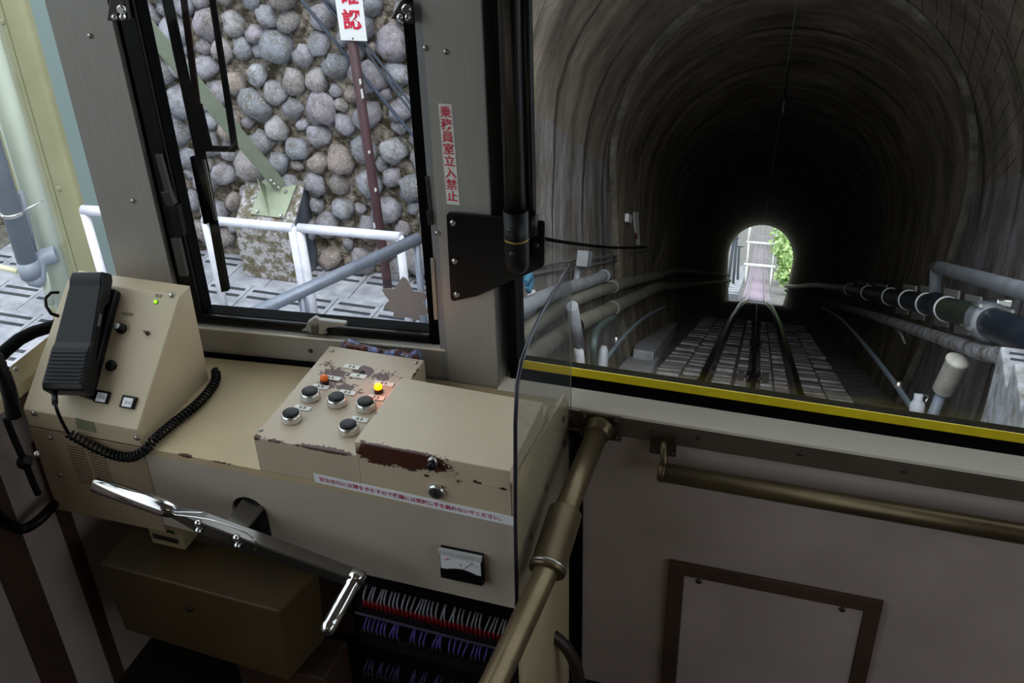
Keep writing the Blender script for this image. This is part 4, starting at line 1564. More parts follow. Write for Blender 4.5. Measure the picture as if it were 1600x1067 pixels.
MB().tube([(dpx.x + .10, 7.42, zc_ + .02), (dpx.x + .22, 7.60, zc_ + .06)], .012, 8).build('clamp_arm', m_alu, o)
MB().tube([onY(32, 300, 7.55), onY(55, 400, 7.55)], .03, 10).build('thin_pipe', m_dsp, dp)
MB().tube([onY(68, 425, 7.5), onY(80, 475, 7.5)], .04, 10).build('lower_pipe', m_wg, dp)
MB().tube([onY(-20, 412, 8.6), onY(28, 424, 8.6)], .035, 10).build('level_pipe', mat('cream_pipe', '#d9d6b8', .45), dp)

# ================================================================== TUNNEL
def s_mid(u):
    return .15 - .0042 * (u - 11.2)


def prof_n(u):
    pts_ = [(0, -1.45), (6, -1.36), (11, -1.24), (16, -1.12), (24, -1.0), (36, -.98), (50, -1.22), (62, -1.45)]
    for (a_, c_), (d_, e_) in zip(pts_, pts_[1:]):
        if u <= d_:
            t_ = (u - a_) / (d_ - a_)
            return c_ + (e_ - c_) * t_
    # beyond the tunnel the line climbs relative to the tunnel axis
    v_ = u - 62
    return -1.45 + .030 * v_ + .00048 * v_ * v_


RA, CN = 1.80, 1.05


def arch(grow=0., nA=22, nW=8, u=30):
    """(s,n) outline, left foot over the crown to the right foot"""
    R_ = RA + grow
    out = []
    nb = prof_n(u) - .35
    for i in range(nW):
        n_ = nb + (CN - nb) * i / nW
        q_ = (CN - n_) / 2.65
        out.append((-(R_ - .32 * q_ ** 1.6 if q_ > 0 else R_), n_))
    for i in range(nA + 1):
        a_ = math.pi - math.pi * i / nA
        out.append((math.cos(a_) * R_, CN + math.sin(a_) * R_ * 1.0))
    return out + [(-s_, n_) for s_, n_ in out[:nW][::-1]]


def strip_tube(us, grow, name, material, parent, jitter=.02, ustart=None):
    b = MB()
    rows = []
    uv = []
    for r_, u in enumerate(us):
        pr = arch(grow, u=max(u, 4))
        row = []
        acc = 0
        for k, (s_, n_) in enumerate(pr):
            uu = ustart(n_) if (ustart and r_ == 0) else u
            if k:
                acc += math.hypot(s_ - pr[k - 1][0], n_ - pr[k - 1][1])
            j_ = jitter * noise.noise((uu * .35, acc * .7, grow * 10)) * (0 if r_ == 0 else 1)
            row.append(len(b.v))
            b.v.append(TW(uu, s_mid(uu) + s_ * (1 + j_), n_ + j_ * .5))
            uv.append((uu, acc))
        rows.append(row)
    for r_ in range(len(rows) - 1):
        for k in range(len(rows[0]) - 1):
            b.f.append((rows[r_][k], rows[r_][k + 1], rows[r_ + 1][k + 1], rows[r_ + 1][k]))
            b.sm.append(True)
    o = b.build(name, material, parent, loc=None if parent is None else None)
    lay = o.data.uv_layers.new(name='uv')
    for lp_ in o.data.loops:
        lay.data[lp_.index].uv = uv[lp_.vertex_index]
    return o


def concrete(name, base, dark, pale, green, boards=0.):
    m, nt, bb_ = newmat(name)
    tc = nt.nodes.new('ShaderNodeUVMap')
    uvv = tc.outputs[0]
    f1 = noise_fac(nt, 1.0, 7, .7, uvv, (2.0, .8, 1))
    c = ramp(nt, f1, [(.33, srgb(dark)), (.50, srgb(base)), (.66, srgb(pale))])
    f2 = noise_fac(nt, 1.0, 5, .6, uvv, (3.2, .22, 1))
    c = mixc(nt, ramp(nt, f2, [(.58, (0, 0, 0, 1)), (.66, (.85, .85, .85, 1))]), c, srgb('#1c1a17'))
    f3 = noise_fac(nt, 1.3, 5, .6)
    c = mixc(nt, ramp(nt, f3, [(.56, (0, 0, 0, 1)), (.72, (.65, .65, .65, 1))]), c, srgb(green))
    if boards:
        sx = nt.nodes.new('ShaderNodeSeparateXYZ')
        nt.links.new(uvv, sx.inputs[0])
        ln_ = math_(nt, 'ADD', math_(nt, 'MULTIPLY', sx.outputs[1], 6.0), math_(nt, 'MULTIPLY', sx.outputs[0], boards))
        fr_ = math_(nt, 'FRACT', ln_)
        g_ = math_(nt, 'LESS_THAN', fr_, .07)
        br_ = math_(nt, 'MULTIPLY', g_, math_(nt, 'GREATER_THAN', noise_fac(nt, 2.5, 2, .5, uvv), .42))
        br_ = math_(nt, 'MULTIPLY', br_, math_(nt, 'GREATER_THAN', sx.outputs[1], 5.9))
        c = mixc(nt, br_, c, srgb('#2a2622'))
    nt.links.new(c, bb_.inputs['Base Color'])
    bb_.inputs['Roughness'].default_value = .88
    bump(nt, bb_, noise_fac(nt, 9, 6, .65), .6, .05)
    return m


m_tun = concrete('tunnel_concrete', '#776b5b', '#3b342b', '#a09480', '#555a30')
m_wing = concrete('wing_wall_concrete', '#776c5e', '#463f37', '#95897b', '#585d3a', -1.3)
m_lowwall = concrete('streaked_lower_concrete', '#77716d', '#45403b', '#9d9ba2', '#665540')
YP = 10.6


def u_portal(n_):
    return (YP - TN.y * n_) / TT.y


us = [0] + [13.4 + (62 - 13.4) * (i / 44) ** 1.35 for i in range(45)]
tun = strip_tube(us, 0, 'tunnel', m_tun, None, .03, u_portal)
tun['kind'] = 'structure'
us2 = [6.6 + i * .35 for i in range(11)]


def outer_tube():
    us_ = [7.0 + (i / 9) * 3.9 for i in range(10)]
    b = MB()
    uv, rows = [], []
    for r_, u in enumerate(us_):
        pr = arch(.07, u=8)
        row, acc = [], 0
        for k, (s_, n_) in enumerate(pr):
            ue = u_portal(n_) + .07
            us0 = 5.2 + .7 * max(0, n_ - .3)
            uu = us0 + (ue - us0) * r_ / 9
            if k:
                acc += math.hypot(s_ - pr[k - 1][0], n_ - pr[k - 1][1])
            j_ = .02 * noise.noise((uu * .9, acc * .9, 4))
            row.append(len(b.v))
            b.v.append(TW(uu, s_mid(11) + s_ * (1 + j_), n_))
            uv.append((uu, acc))
        rows.append(row)
    for r_ in range(9):
        for k in range(len(rows[0]) - 1):
            b.f.append((rows[r_][k], rows[r_][k + 1], rows[r_ + 1][k + 1], rows[r_ + 1][k]))
            b.sm.append(True)
    o = b.build('tunnel_approach', m_wing, None)
    lay = o.data.uv_layers.new(name='uv')
    for lp_ in o.data.loops:
        lay.data[lp_.index].uv = uv[lp_.vertex_index]
    o.data.materials.append(m_lowwall)
    nn_ = len(rows[0]) - 1
    for i, p_ in enumerate(o.data.polygons):
        k = i % nn_
        if k < 8 or k >= nn_ - 8:
            p_.material_index = 1
    return o


ou = outer_tube()
ou['kind'] = 'structure'
# raised ring at the portal
ringp = []
b = MB()
pr = arch(-.012, u=10)
rows = []
for (g_, du) in ((.06, -.02), (.02, -.03), (-.012, .02), (.06, .03)):
    row = []
    for s_, n_ in arch(g_, u=10):
        uu = u_portal(n_) + du
        row.append(len(b.v))
        b.v.append(TW(uu, s_mid(11.2) + s_ * (1 + .012 * noise.noise((n_ * 2, s_, 2))), n_))
    rows.append(row)
for r_ in range(3):
    for k in range(len(rows[0]) - 1):
        b.f.append((rows[r_][k], rows[r_][k + 1], rows[r_ + 1][k + 1], rows[r_ + 1][k]))
        b.sm.append(False)
o = b.build('portal_ring', mat('ring_concrete', '#7d766c', .85, col2='#4d473f', scale=5, bscale=30, bstr=.5, bdist=.02), tun)
# headwall above and beside the approach
b = MB()
pr = arch(.0, u=10)
inn, outr = [], []
for s_, n_ in pr:
    uu = u_portal(n_) + .03
    p_ = TW(uu, s_mid(11.2) + s_, n_)
    inn.append(len(b.v))
    b.v.append(p_)
    d_ = Vector((s_, max(n_ - .2, -1.2))).normalized()
    if s_ < 0:
        d_ = Vector((max(d_.x, -.06), d_.y))
    q_ = TW(u_portal(n_ + d_.y * 7), s_mid(11.2) + s_ + d_.x * 7, n_ + d_.y * 7)
    outr.append(len(b.v))
    b.v.append(q_)
for k in range(len(pr) - 1):
    b.f.append((inn[k], inn[k + 1], outr[k + 1], outr[k]))
    b.sm.append(False)
hw_ = b.build('head_wall', m_concdark, tun)

# track bed
m_bed = mat('track_bed', '#615c59', .9, col2='#8c898a', scale=3, bscale=25, bstr=.8, bdist=.03)
m_paver = mat('track_paving_stone', '#d2cdd4', .85, col2='#9c9698', scale=4, bscale=40, bstr=.6, bdist=.015)
m_raili = mat('worn_rail_steel', '#6b675e', .3, .8, col2='#4c3a2c', scale=3)
bed = MB()
rows = []
ug = [3 + i * 1.0 for i in range(60)] + [63 + i * 6 for i in range(26)]
for u in ug:
    row = []
    w_ = 1.75 if u < 62.5 else 6
    for k in range(13):
        s_ = -w_ + 2 * w_ * k / 12
        row.append(len(bed.v))
        bed.v.append(TW(u, s_mid(u) * (1 if u < 70 else 1) + s_, prof_n(u) - .145 + .03 * noise.noise((u * 1.3, s_ * 2, 0))))
    rows.append(row)
for r_ in range(len(rows) - 1):
    for k in range(12):
        bed.f.append((rows[r_][k], rows[r_][k + 1], rows[r_ + 1][k + 1], rows[r_ + 1][k]))
        bed.sm.append(True)
tb2 = bed.build('track_bed', m_bed)
tag(tb2, 'concrete and stone track bed running down through the tunnel', 'track bed', None, 'structure')


def cl(u):
    """track centre line"""
    return .03 - .0016 * (u - 11) if u < 62 else -.052 - .0016 * (u - 62)


trk = thing('railway_track', 'pair of narrow gauge rails with a middle cable guide running down into the tunnel', 'track', TW(12, 0, prof_n(12)))
ur = [4 + i * 1.5 for i in range(39)] + [62 + i * 5 for i in range(28)]
for sg in (-1, 1):
    b = MB()
    vs, n4 = [], [(-.028, -.02), (-.035, .0), (.035, .0), (.028, -.02), (.010, -.05), (.05, -.14), (-.05, -.14), (-.010, -.05)]
    for u in ur:
        for a_, h_ in n4:
            vs.append(TW(u, cl(u) + sg * .5335 + a_, prof_n(u) + h_))
    fs = []
    for i in range(len(ur) - 1):
        for k in range(8):
            l = (k + 1) % 8
            fs.append((i * 8 + k, i * 8 + l, i * 8 + 8 + l, i * 8 + 8 + k))
    b.add(vs, fs)
    b.build('rail', m_raili, trk)
b = MB()
b.tube([TW(u, cl(u) + .03, prof_n(u) - .09) for u in ur if u < 62], .03, 8)
b.build('hauling_cable', mat('dark_cable', '#1d1b1a', .5, .3), trk)
for u in (9.5, 13.5, 18, 24):
    b = MB()
    c_ = TW(u, cl(u) + .03, prof_n(u) - .12)
    b.lathe(c_ - TS * .09, TS, [(.10, 0), (.10, .03), (.06, .06), (.06, .12), (.10, .15), (.10, .18)], 14)
    o = b.build('cable_roller', m_darkscrew, trk)
    MB().obox(TW(u - .2, cl(u) - .16, prof_n(u) - .2), TT * .4, TS * .08, TN * .16).build('roller_bracket', m_darkscrew, o)
    MB().obox(TW(u - .2, cl(u) + .14, prof_n(u) - .2), TT * .4, TS * .08, TN * .16).build('roller_bracket', m_darkscrew, o)
# paving stones between and beside the rails
rs2 = random.Random(5)
bl2 = root_loc(tb2)
lanes = [(-1.12, -.66), (-.46, -.20), (-.16, .0), (.10, .44), (.62, 1.0), (-1.0, -.78), (.64, .85)]
u = 7.6
PM = {}


def paver_mesh(w_, l_):
    key = (round(w_, 2), round(l_, 2))
    if key not in PM:
        b = MB().obox((0, 0, 0), TS * w_, TT * l_, TN * .12)
        o_ = b.build('paving_stone', m_paver, None, .012, loc=Vector((0, 0, 0)))
        PM[key] = o_.data
        bpy.data.objects.remove(o_)
    return PM[key]


npv = 0
while u < 26:
    l_ = .34
    row_l = .365
    for (a_, c_) in ((-1.16, -.86), (-.84, -.62), (-.45, -.22), (-.18, -.04), (.12, .27), (.29, .46), (.62, .86), (.88, 1.15)):
        if rs2.random() < .12:
            continue
        me = paver_mesh(round(c_ - a_ - .01, 2), l_)
        o_ = bpy.data.objects.new('paving_stone', me)
        COL.objects.link(o_)
        o_.parent = tb2
        o_.location = TW(u + rs2.uniform(-.03, .03), cl(u) + a_, prof_n(u) - .235 + rs2.uniform(-.010, .012)) - bl2
        npv += 1
    u += row_l
print('pavers', npv)

# stepped trough blocks left of the track
for lab, q4, nt_ in (('farther', ((1005, 500), (1058, 505), (1022, 550), (990, 545)), -1.02), ('nearer', ((987, 551), (1030, 556), (1004, 606), (948, 594)), -1.13)):
    tp_ = [onN(x, y, nt_) for x, y in q4]
    b = MB().hexa([p_ - TN * .3 for p_ in tp_[::-1]] + tp_[::-1])
    tag(b.build('trough_block', m_conc, None, .012), lab + ' of the two low concrete trough blocks beside the left rail', 'concrete block')

# left conduits
m_cond = mat('grey_conduit', '#8b8f96', .5, col2='#6f7379', scale=3)
m_condo = mat('dusty_conduit', '#7b7a70', .6, col2='#66655c', scale=3)
SLft = -1.5


def far_path(pts_, s0, smid_from):
    return [onS(x, y, s0) for x, y in pts_]


def pipe(name, label, cat, pts, s0, r, m, tail=None, n=14):
    t = thing(name, label, cat, onS(*pts[0], s0))
    P_ = [onS(x, y, s0) for x, y in pts]
    P_ = [P_[0] + (P_[0] - P_[1]).normalized() * 2.2] + P_
    if tail:
        P_ += [TW(u_, s_, n_) for u_, s_, n_ in tail]
    MB().tube(catmull(P_, 5), r, n).build('pipe', m, t)
    return t, P_


def uof(p_):
    q_ = p_ - CAMP
    return q_.dot(TT), q_.dot(TS), q_.dot(TN)


t1, P1 = pipe('upper_conduit', 'upper grey conduit pipe with blunt end on the left tunnel wall', 'pipe', ((805, 487), (845, 466), (890, 449), (920, 440), (946, 430)), -1.5, .055, m_cond)
MB().lathe(P1[-1] - (P1[-1] - P1[-2]).normalized() * .15, P1[-1] - P1[-2], [(.06, 0), (.066, .02), (.066, .14), (.05, .16)], 14).build('end_cap', m_cond, t1)
t2, P2 = pipe('middle_conduit', 'middle dusty conduit pipe curving along the left tunnel wall', 'pipe', ((835, 507), (860, 490), (885, 474), (926, 457), (957, 448), (1000, 436), (1030, 430)), -1.5, .062, m_condo, [(22, -1.55, -.05), (40, -1.6, -.1), (60, -1.6, -.15)])
MB().lathe(onS(957, 448, -1.5) - TT * .05, P2[6] - P2[5], [(.07, 0), (.072, .02), (.072, .25), (.07, .27)], 14).build('joint_sleeve', m_condo, t2)
t3, P3 = pipe('lower_conduit', 'lower dusty conduit pipe along the left tunnel wall', 'pipe', ((830, 556), (855, 537), (880, 520), (906, 504), (962, 479), (1000, 461), (1030, 448)), -1.45, .07, m_condo, [(22, -1.5, -.35), (40, -1.55, -.4), (60, -1.55, -.45)])
MB().lathe(onS(962, 479, -1.45), P3[6] - P3[5], [(.078, -.3), (.08, -.28), (.08, -.02), (.078, 0)], 14).build('joint_sleeve', m_condo, t3)
MB().lathe(onS(896, 510, -1.45), P3[5] - P3[4], [(.074, 0), (.08, .01), (.08, .05), (.074, .06)], 14).build('black_collar', m_blackrub, t3)
# upright white-grey duct and teal pipe
hd = thing('upright_duct', 'white grey upright duct with slotted foot beside the acrylic edge outside', 'pipe', onS(905, 580, -1.3))
MB().tube([onS(894, 478, -1.3), onS(905, 541, -1.3)], .045, 12).build('duct', m_cond, hd)
MB().tube([onS(904, 541, -1.3), onS(911, 600, -1.3)], .036, 12).build('foot', m_conc, hd)
tl = thing('teal_pipe', 'dull teal upright pipe with bend left of the trough blocks', 'pipe', onS(933, 590, -1.2))
MB().tube(catmull([onS(934, 600, -1.2), onS(928, 560, -1.2), onS(929, 530, -1.2), onS(938, 510, -1.25), onS(960, 495, -1.3)], 5), .03, 10).build('pipe', mat('dull_teal', '#3e4a49', .6), tl)
# guide rods beside the track
m_rod = mat('blue_grey_rod', '#77858f', .45, .3)
rd = thing('guide_rod', 'thin blue grey rod with a fitting running along the left side of the track', 'rod', onS(945, 560, -1.15))
MB().tube(catmull([onS(944, 566, -1.15), onS(962, 541, -1.17), onS(985, 515, -1.2), onS(1010, 494, -1.25), onS(1040, 478, -1.3)], 4), .018, 8).build('rod', m_rod, rd)
MB().lathe(onS(939, 590, -1.15), TN, [(.04, 0), (.045, .1), (.04, .22), (.02, .26)], 10).build('fitting', m_cond, rd)
MB().lathe(onS(962, 535, -1.15), TN, [(.02, 0), (.02, .05)], 8).build('clip', m_alu, rd)
rd2 = thing('guide_rod', 'thin blue grey rod with a white end fitting on the right side of the track', 'rod', onS(1425, 640, 1.15))
MB().tube(catmull([onS(1428, 642, 1.12), onS(1403, 606, 1.12), onS(1370, 562, 1.14), onS(1335, 520, 1.18), onS(1310, 495, 1.25), onS(1285, 480, 1.3)], 4), .02, 8).build('rod', m_rod, rd2)
MB().lathe(onS(1431, 652, 1.12), TN, [(.03, -.02), (.05, .02), (.05, .09), (.03, .12), (.03, .16)], 10).build('end_fitting', m_conc, rd2)
MB().lathe(onS(1403, 608, 1.12), TN, [(.02, 0), (.028, .03), (.02, .06)], 8).build('clip', m_alu, rd2)
MB().tube(catmull([onS(1436, 640, 1.15), onS(1448, 625, 1.18), onS(1448, 618, 1.2), onS(1440, 620, 1.2), onS(1434, 634, 1.2), onS(1440, 652, 1.18)], 5), .008, 6).build('wire_loop', m_alu, rd2)

# small fittings on the left wall
mk = thing('marker_plate', 'tall narrow white marker plate with a red mark on the left tunnel wall', 'sign', onS(993, 382, -1.62))
q = [onS(x, y, -1.62) for x, y in ((989, 331), (995, 331), (998, 382), (992, 383))]
MB().prism(q, TS * .02).build('plate', m_white, mk)
q = [onS(x, y, -1.598) for x, y in ((991, 364), (995, 364), (996, 374), (992, 374))]
MB().prism(q, TS * .004).build('red_mark', m_redslv, mk)
jb = thing('wall_lamp', 'small white fitting on the dark left tunnel wall near the marker plate', 'fitting', onS(975, 340, -1.68))
MB().obox(onS(969, 346, -1.68), TT * .35, TN * .10, TS * .10).build('housing', m_white, jb, .01)
MB().tube([onS(978, 344, -1.66), onS(985, 375, -1.66)], .012, 6).build('cable', m_cond, jb)
jb2 = thing('cable_post', 'small pale box on a short post among thin cables by the left tunnel wall', 'box', onS(903, 405, -1.55))
c_ = onS(903, 416, -1.55)
MB().obox(c_ - TT * .12, TT * .24, TS * .1, TN * .14).build('box', m_cond, jb2, .01)
MB().tube([c_, c_ - TN * .35], .03, 8).build('post', m_cond, jb2)
m_thin = mat('thin_grey_cable', '#5b5d60', .5)
for i, (pts_, lab) in enumerate(((((800, 423), (850, 414), (900, 406), (960, 400), (1010, 392)), 'thin grey cable strung past the pale box on the left tunnel wall'),
                                 (((800, 436), (850, 425), (905, 417), (955, 408), (1000, 395), (1030, 388)), 'thin grey cable sagging just below the pale box on the left tunnel wall'),
                                 (((790, 360), (850, 373), (900, 381), (960, 387), (1010, 386)), 'black cable fixed along the left tunnel wall above the pale box'))):
    tag(MB().tube(catmull([onS(x, y, -1.6) for x, y in pts_], 4), .012 if i < 2 else .016, 6).build('wall_cable', m_thin if i < 2 else m_blackrub), lab, 'cable')
rg = MB()
rp_ = onS(825, 441, -1.5)
rg.tube([rp_ + TT * -.08, rp_ + TN * .05, rp_ + TT * .1 + TN * .02, rp_ + TT * .05 - TN * .06, rp_ - TT * .05 - TN * .03], [.02, .028, .024, .02, .012], 8)
tag(rg.build('blue_rag', mat('blue_cloth', '#2c5f7a', .8)), 'crumpled blue rag by the conduits just below the black bracket plate', 'rag')

# ---------------- right side of the track
m_bp = mat('black_water_pipe', '#1a2231', .42, col2='#262d35', scale=4)
m_bpg = mat('mossy_black_pipe', '#3d4a33', .6, col2='#23282b', scale=8)
bp = thing('clamped_pipe', 'thick black pipe held by white clamps along the right tunnel wall', 'pipe', onS(1520, 495, 1.5))
bpts = [(1760, 620), (1660, 560), (1610, 532), (1560, 509), (1520, 494), (1480, 483), (1440, 473), (1392, 463.5), (1357, 457.5), (1329, 452.5), (1300, 449), (1275, 446.5)]
PB = [onS(x, y, 1.52) for x, y in bpts] + [TW(45, 1.5, -.35), TW(60, 1.45, -.45)]
cpb = catmull(PB, 5)
MB().tube(cpb[:17], .105, 20).build('near_pipe', m_bp, bp)
MB().tube(cpb[16:27], .098, 20).build('mossy_pipe', m_bpg, bp)
MB().tube(cpb[26:], .098, 18).build('far_pipe', m_bp, bp)


def tan_at(p_):
    k = min(range(len(cpb) - 1), key=lambda i: (cpb[i] - p_).length)
    return (cpb[k + 1] - cpb[max(k - 1, 0)]).normalized(), cpb[k]


for x, y in ((1481, 483), (1450, 475.5), (1417, 468.5), (1392, 463.5), (1357, 457.5), (1329, 452.5)):
    tg, c_ = tan_at(onS(x, y, 1.52))
    MB().lathe(c_ - tg * .02, tg, [(.10, 0), (.109, .005), (.109, .035), (.10, .04)], 20).build('clamp', m_white, bp)
tg, c_ = tan_at(onS(1541, 501, 1.52))
cu = MB().lathe(c_ - tg * .17, tg, [(.10, 0), (.125, .01), (.135, .05), (.125, .10), (.125, .22), (.135, .27), (.125, .32), (.10, .33)], 22).build('coupling', m_cond, bp)
for a_ in (40, 130, 200, 300):
    o_ = (TS * math.cos(math.radians(a_)) + TN * math.sin(math.radians(a_))) * .14
    MB().tube([c_ - tg * .18 + o_, c_ + tg * .18 + o_], .013, 8).build('coupling_bolt', m_alu, cu)
MB().obox(c_ - tg * .1 + TN * .11 + TS * .02, tg * .2, TS * .10, TN * .05).build('latch', m_alu, cu, .01)
# straps behind the pipe
m_pad = mat('pale_wall_strap', '#a9a4a0', .8)
for x, y in ((1349, 446), (1379, 450), (1424, 452), (1452, 455), (1490, 460), (1524, 470), (1412, 484), (1437, 492), (1474, 502), (1507, 514)):
    w_ = 8 + (x - 1349) * .022
    q = [onS(x + dx, y + dy, 1.60) for dx, dy in ((-w_, -w_ * .9), (w_, -w_ * .5), (w_ * .8, w_ * .9), (-w_ * 1.1, w_ * .6))]
    MB().prism(q, TS * -.02).build('wall_strap', m_pad, bp)
m_rusty, nt, bb_ = newmat('flaking_rusty_pipe')
f_ = noise_fac(nt, 9, 6, .7)
nt.links.new(ramp(nt, f_, [(.36, srgb('#5a4030')), (.46, srgb('#7d7a74')), (.6, srgb('#a6a8b2')), (.68, srgb('#7c6a5a'))]), bb_.inputs['Base Color'])
bb_.inputs['Roughness'].default_value = .8
rp = thing('rusty_pipe', 'flaking rusty pale pipe running below the thick black pipe', 'pipe', onS(1430, 520, 1.5))
PR = [onS(x, y, 1.48) for x, y in ((1560, 555), (1535, 551), (1500, 539), (1460, 525), (1415, 510), (1370, 495), (1330, 483), (1295, 472), (1270, 465))] + [TW(40, 1.5, -.6), TW(60, 1.45, -.7)]
MB().tube(catmull(PR, 5), .055, 14).build('pipe', m_rusty, rp)
MB().tube([onS(1398, 513, 1.46), onS(1408, 522, 1.42), onS(1414, 536, 1.42)], .012, 6).build('hanger_wire', m_rusty, rp)
gp = thing('angled_pipe', 'grey pipe with a right angled drop along the right tunnel wall at the edge', 'pipe', onS(1462, 418, 1.55))
PG = [onS(x, y, 1.55) for x, y in ((1720, 496), (1640, 469), (1600, 455), (1540, 438), (1500, 427), (1472, 419), (1463, 417))]
MB().tube(PG, .058, 14).build('pipe', m_cond, gp)
MB().tube([PG[-1] + TT * .05, PG[-1] + TN * .01, onS(1461, 460, 1.55)], .055, 14).build('drop', m_cond, gp)
wp_ = thing('white_marker_post', 'grey leaning rod topped with a white cylindrical sleeve right of the track', 'post', onS(1452, 655, 1.3))
def onU(x, y, u_):
    d_ = ray(x, y)
    return CAMP + d_ * (u_ / d_.dot(TT))


MB().tube([onU(1440, 690, 7.9), onU(1472, 612, 7.9)], .040, 12).build('rod', m_dsp, wp_)
a_, c_ = onU(1473, 610, 7.9), onU(1497, 562, 7.75)
MB().lathe(a_, c_ - a_, [(.05, -.02), (.072, 0), (.075, (c_ - a_).length - .03), (.082, (c_ - a_).length - .02), (.08, (c_ - a_).length), (.02, (c_ - a_).length + .01)], 16).build('sleeve', mat('dirty_white_sleeve', '#dedad0', .6, col2='#c4c0b6', scale=12), wp_)
# stepped kerb at the right edge
SK = 1.28
k0, k1_, k2_ = onS(1563, 540, SK), onS(1513, 660, SK), onS(1530, 640, SK)
u0, _, n0 = uof(k0)
ks = thing('platform_steps', 'weathered pale concrete platform steps at the lower right beyond the windshield', 'steps', TW(u0, SK, n0 - .5))
m_kerb2 = mat('weathered_kerb', '#a3a5ad', .85, col2='#6a675f', scale=9, bscale=40, bstr=.6, bdist=.012)
up3 = Vector((0, 0, 1))
pk = k0
for k in range(3):
    o_ = pk + Vector((0, -.42 * k, .17 * k))
    MB().obox(Vector((o_.x, o_.y - .42, o_.z - 1.6)), (1.2, 0, 0), (0, .42, 0), (0, 0, 1.6)).build('step', m_kerb2, ks, .012)
    for gy in (.05, .11):
        MB().box((o_.x + .04, o_.y - gy - .025, o_.z - .001), (o_.x + 1.2, o_.y - gy, o_.z + .001)).build('groove', m_groove, ks)
# nearer steps of the left platform seen between pillar and acrylic
kL = onX(838, 452, -1.95 + .001)
pe = thing('platform_edge_steps', 'pale grooved concrete step ends just right of the stainless pillar outside', 'steps', Vector((-1.95, kL.y, kL.z - 1)))
for k in range(3):
    y1_, z1_ = kL.y - .62 * k, kL.z + .15 * k
    MB().box((-2.45, y1_ - .62, z1_ - 2.2), (-1.95, y1_, z1_)).build('step', m_conc, pe, .012)
    for gy in (.06, .13):
        MB().box((-2.45, y1_ - gy - .03, z1_ - .001), (-1.99, y1_ - gy, z1_ + .0015)).build('groove', m_groove, pe)

# overhead wire
ow = thing('overhead_wire', 'thin overhead wire with a hanging insulator along the tunnel crown', 'wire', TW(12, 0, 2.3))
u_a = 2.3 / (uof(onS(1245, 0, .2))[2] / uof(onS(1245, 0, .2))[0])
wa = onN(1245, 0, 2.35)
wbq = onN(1194, 352, 2.6)
MB().tube([wa + (wa - wbq) * .05, wa, wbq], .006, 6).build('wire', m_cond, ow)
ic = onN(1226, 150, 2.4)
MB().lathe(ic, TN, [(.03, -.25), (.05, -.2), (.03, -.12), (.05, -.06), (.02, 0), (.015, .5)], 8).build('insulator', m_darkscrew, ow)

# ================================================================== BEYOND THE TUNNEL
m_slope = mat('hill_earth', '#7d9a55', .9, col2='#a09a78', scale=.8)
b = MB()
rows = []
for i, u in enumerate([62.2 + 7 * i for i in range(24)]):
    row = []
    for s_, h_ in ((-30, 14), (-12, 3), (-5.5, -.4), (-1.9, -.3), (1.9, -.3), (3.2, .6), (9, 7), (30, 26)):
        row.append(len(b.v))
        b.v.append(TW(u, s_mid(62) + s_ - .0016 * (u - 62), prof_n(u) + h_ - .05))
    rows.append(row)
for r_ in range(len(rows) - 1):
    for k in range(7):
        b.f.append((rows[r_][k], rows[r_][k + 1], rows[r_ + 1][k + 1], rows[r_ + 1][k]))
        b.sm.append(True)
o = b.build('hillside', m_slope)
tag(o, 'green and earthy hillside beyond the far tunnel mouth', 'hill', None, 'structure')
# sleepers past the exit
slp = MB()
m_slp = mat('pinkish_sleeper', '#b9a9bb', .8)
sb_ = MB().obox((-.82, 0, 0), (1.64, 0, 0), TT * .5, TN * .12).build('sleeper', m_slp, None, loc=Vector((0, 0, 0)))
sme = sb_.data
bpy.data.objects.remove(sb_)
tl_ = root_loc(trk)
for k in range(60):
    u = 63 + k * 1.1 * (1 + k * .008)
    o_ = bpy.data.objects.new('sleeper', sme)
    COL.objects.link(o_)
    o_.parent = trk
    o_.location = TW(u, cl(u), prof_n(u) - .20) - tl_
# white cable-gate frames
for k, (u, w_, h_) in enumerate(((84, 1.9, 1.3), (104, 2.4, 2.4), (128, 3.2, 4.0), (150, 3.4, 3.2))):
    g = thing('white_gate_frame', ('nearest', 'second', 'third', 'farthest')[k] + ' of the white frames spanning the line beyond the tunnel', 'gantry', TW(u, cl(u), prof_n(u)))
    for sg in (-1, 1):
        MB().tube([TW(u, cl(u) + sg * w_ / 2, prof_n(u) - .3), TW(u, cl(u) + sg * w_ / 2, prof_n(u) + h_)], .07, 8).build('post', m_white, g)
    MB().tube([TW(u, cl(u) - w_ / 2 - .25, prof_n(u) + h_), TW(u, cl(u) + w_ / 2 + .25, prof_n(u) + h_)], .12, 8).build('beam', m_white, g)
# dark poles and a pale fence left of the line
m_pole = mat('dark_line_pole', '#2c3542', .6)
for k, (px0, px1, u) in enumerate((((1138, 440), (1147, 372), 72), ((1145, 452), (1152, 360), 76), ((1152, 448), (1155, 385), 84))):
    def onU(x, y, u_):
        d_ = ray(x, y)
        return CAMP + d_ * (u_ / d_.dot(TT))
    a_, c_ = onU(*px0, u), onU(*px1, u)
    p_ = thing('line_pole', ('leftmost', 'middle', 'rightmost')[k] + ' of the dark poles left of the line beyond the tunnel', 'pole', a_)
    MB().tube([a_ + (a_ - c_) * .4, c_], .09, 8).build('shaft', m_pole, p_)
    MB().tube([c_ - TS * .3, c_ + TS * .3], .05, 6).build('crossarm', m_pole, p_)
pfz = thing('side_platform', 'pale stepped walkway beside the line just beyond the tunnel mouth', 'walkway', TW(66, -1.4, prof_n(66)))
for k in range(14):
    u = 63 + k * 3
    MB().obox(TW(u, cl(u) - 1.9, prof_n(u) - .3), TS * .8, TT * 2.9, TN * .5).build('step', m_conc, pfz)
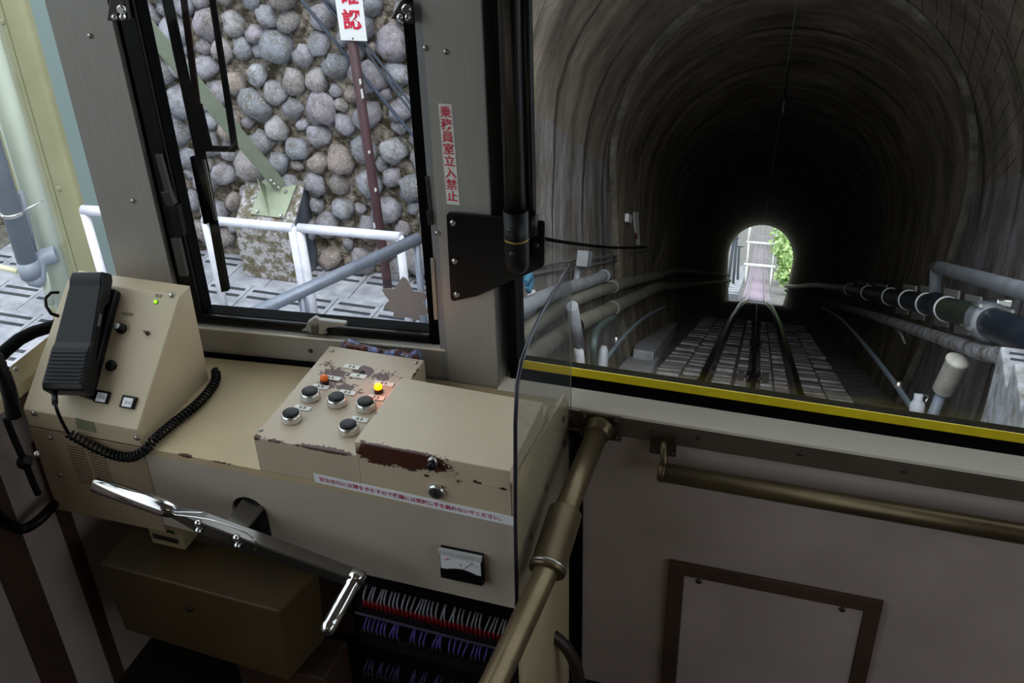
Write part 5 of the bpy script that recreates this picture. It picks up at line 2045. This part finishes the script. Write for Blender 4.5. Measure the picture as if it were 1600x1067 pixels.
# trees: leaf clumps on trunks
m_fol, nt, bb_ = newmat('bright_foliage')
oi = nt.nodes.new('ShaderNodeNewGeometry')
f_ = noise_fac(nt, .9, 4)
nt.links.new(ramp(nt, f_, [(.3, srgb('#7f9f62')), (.5, srgb('#aeca86')), (.7, srgb('#dcebb8'))]), bb_.inputs['Base Color'])
bb_.inputs['Roughness'].default_value = .6
m_trunk = mat('bark', '#4a4036', .9)
rs3 = random.Random(9)


def tree(label, u, s_, h_, rad, nleaf):
    base_ = TW(u, s_, prof_n(u) + .3)
    t = thing('leafy_tree', label, 'tree', base_)
    MB().tube([base_ - TN * .5, base_ + Vector((.1, 0, h_ * .5)), base_ + Vector((0, 0, h_))], [.22, .16, .06], 8).build('trunk', m_trunk, t)
    b = MB()
    cen = base_ + Vector((0, 0, h_ * .75))
    for k in range(nleaf):
        d_ = Vector((rs3.gauss(0, 1), rs3.gauss(0, 1), rs3.gauss(0, 1))).normalized()
        r_ = rad * (1 + .35 * noise.noise(d_ * 2 + Vector((u, s_, 0)))) * rs3.uniform(.72, 1.05)
        p_ = cen + Vector((d_.x * r_, d_.y * r_, d_.z * r_ * 1.15))
        a1 = Vector((rs3.gauss(0, 1), rs3.gauss(0, 1), rs3.gauss(0, 1))).normalized() * .26
        a2 = a1.cross(Vector((rs3.gauss(0, 1), rs3.gauss(0, 1), rs3.gauss(0, 1))).normalized())
        b.add([p_ - a1, p_ + a2 * .7, p_ + a1, p_ - a2 * .7], [(0, 1, 2, 3)])
    o = b.build('foliage', m_fol, t)
    o['kind'] = 'stuff'


tree('nearest bright green tree right of the line beyond the tunnel mouth', 74, 2.5, 1.6, 1.25, 1500)
tree('second bright green tree right of the line, higher up beyond the tunnel', 86, 3.0, 3.0, 1.9, 2200)
tree('third bright green tree right of the line, farther up the slope', 106, 3.6, 4.5, 2.6, 2600)
tree('farthest bright green tree right of the line near the top of the opening', 138, 4.4, 7, 3.8, 2600)
tree('bright green tree left of the line behind the dark poles', 118, -6.0, 8, 3.0, 1500)
tree('bright green tree left of the line at the far end of the slope', 160, -7.5, 10, 4.4, 1500)
# outside ground far below so nothing floats in the void
gr = MB().box((-40, -30, -14), (40, 12, -13.8))
gr.prism([(2.6, 8.5, -6), (2.6, 8.5, -4.2), (2.6, -1, -.6), (2.6, -16, -.6), (2.6, -16, -6)], (12, 0, 0))
struct(gr.build('ground', m_concdark))
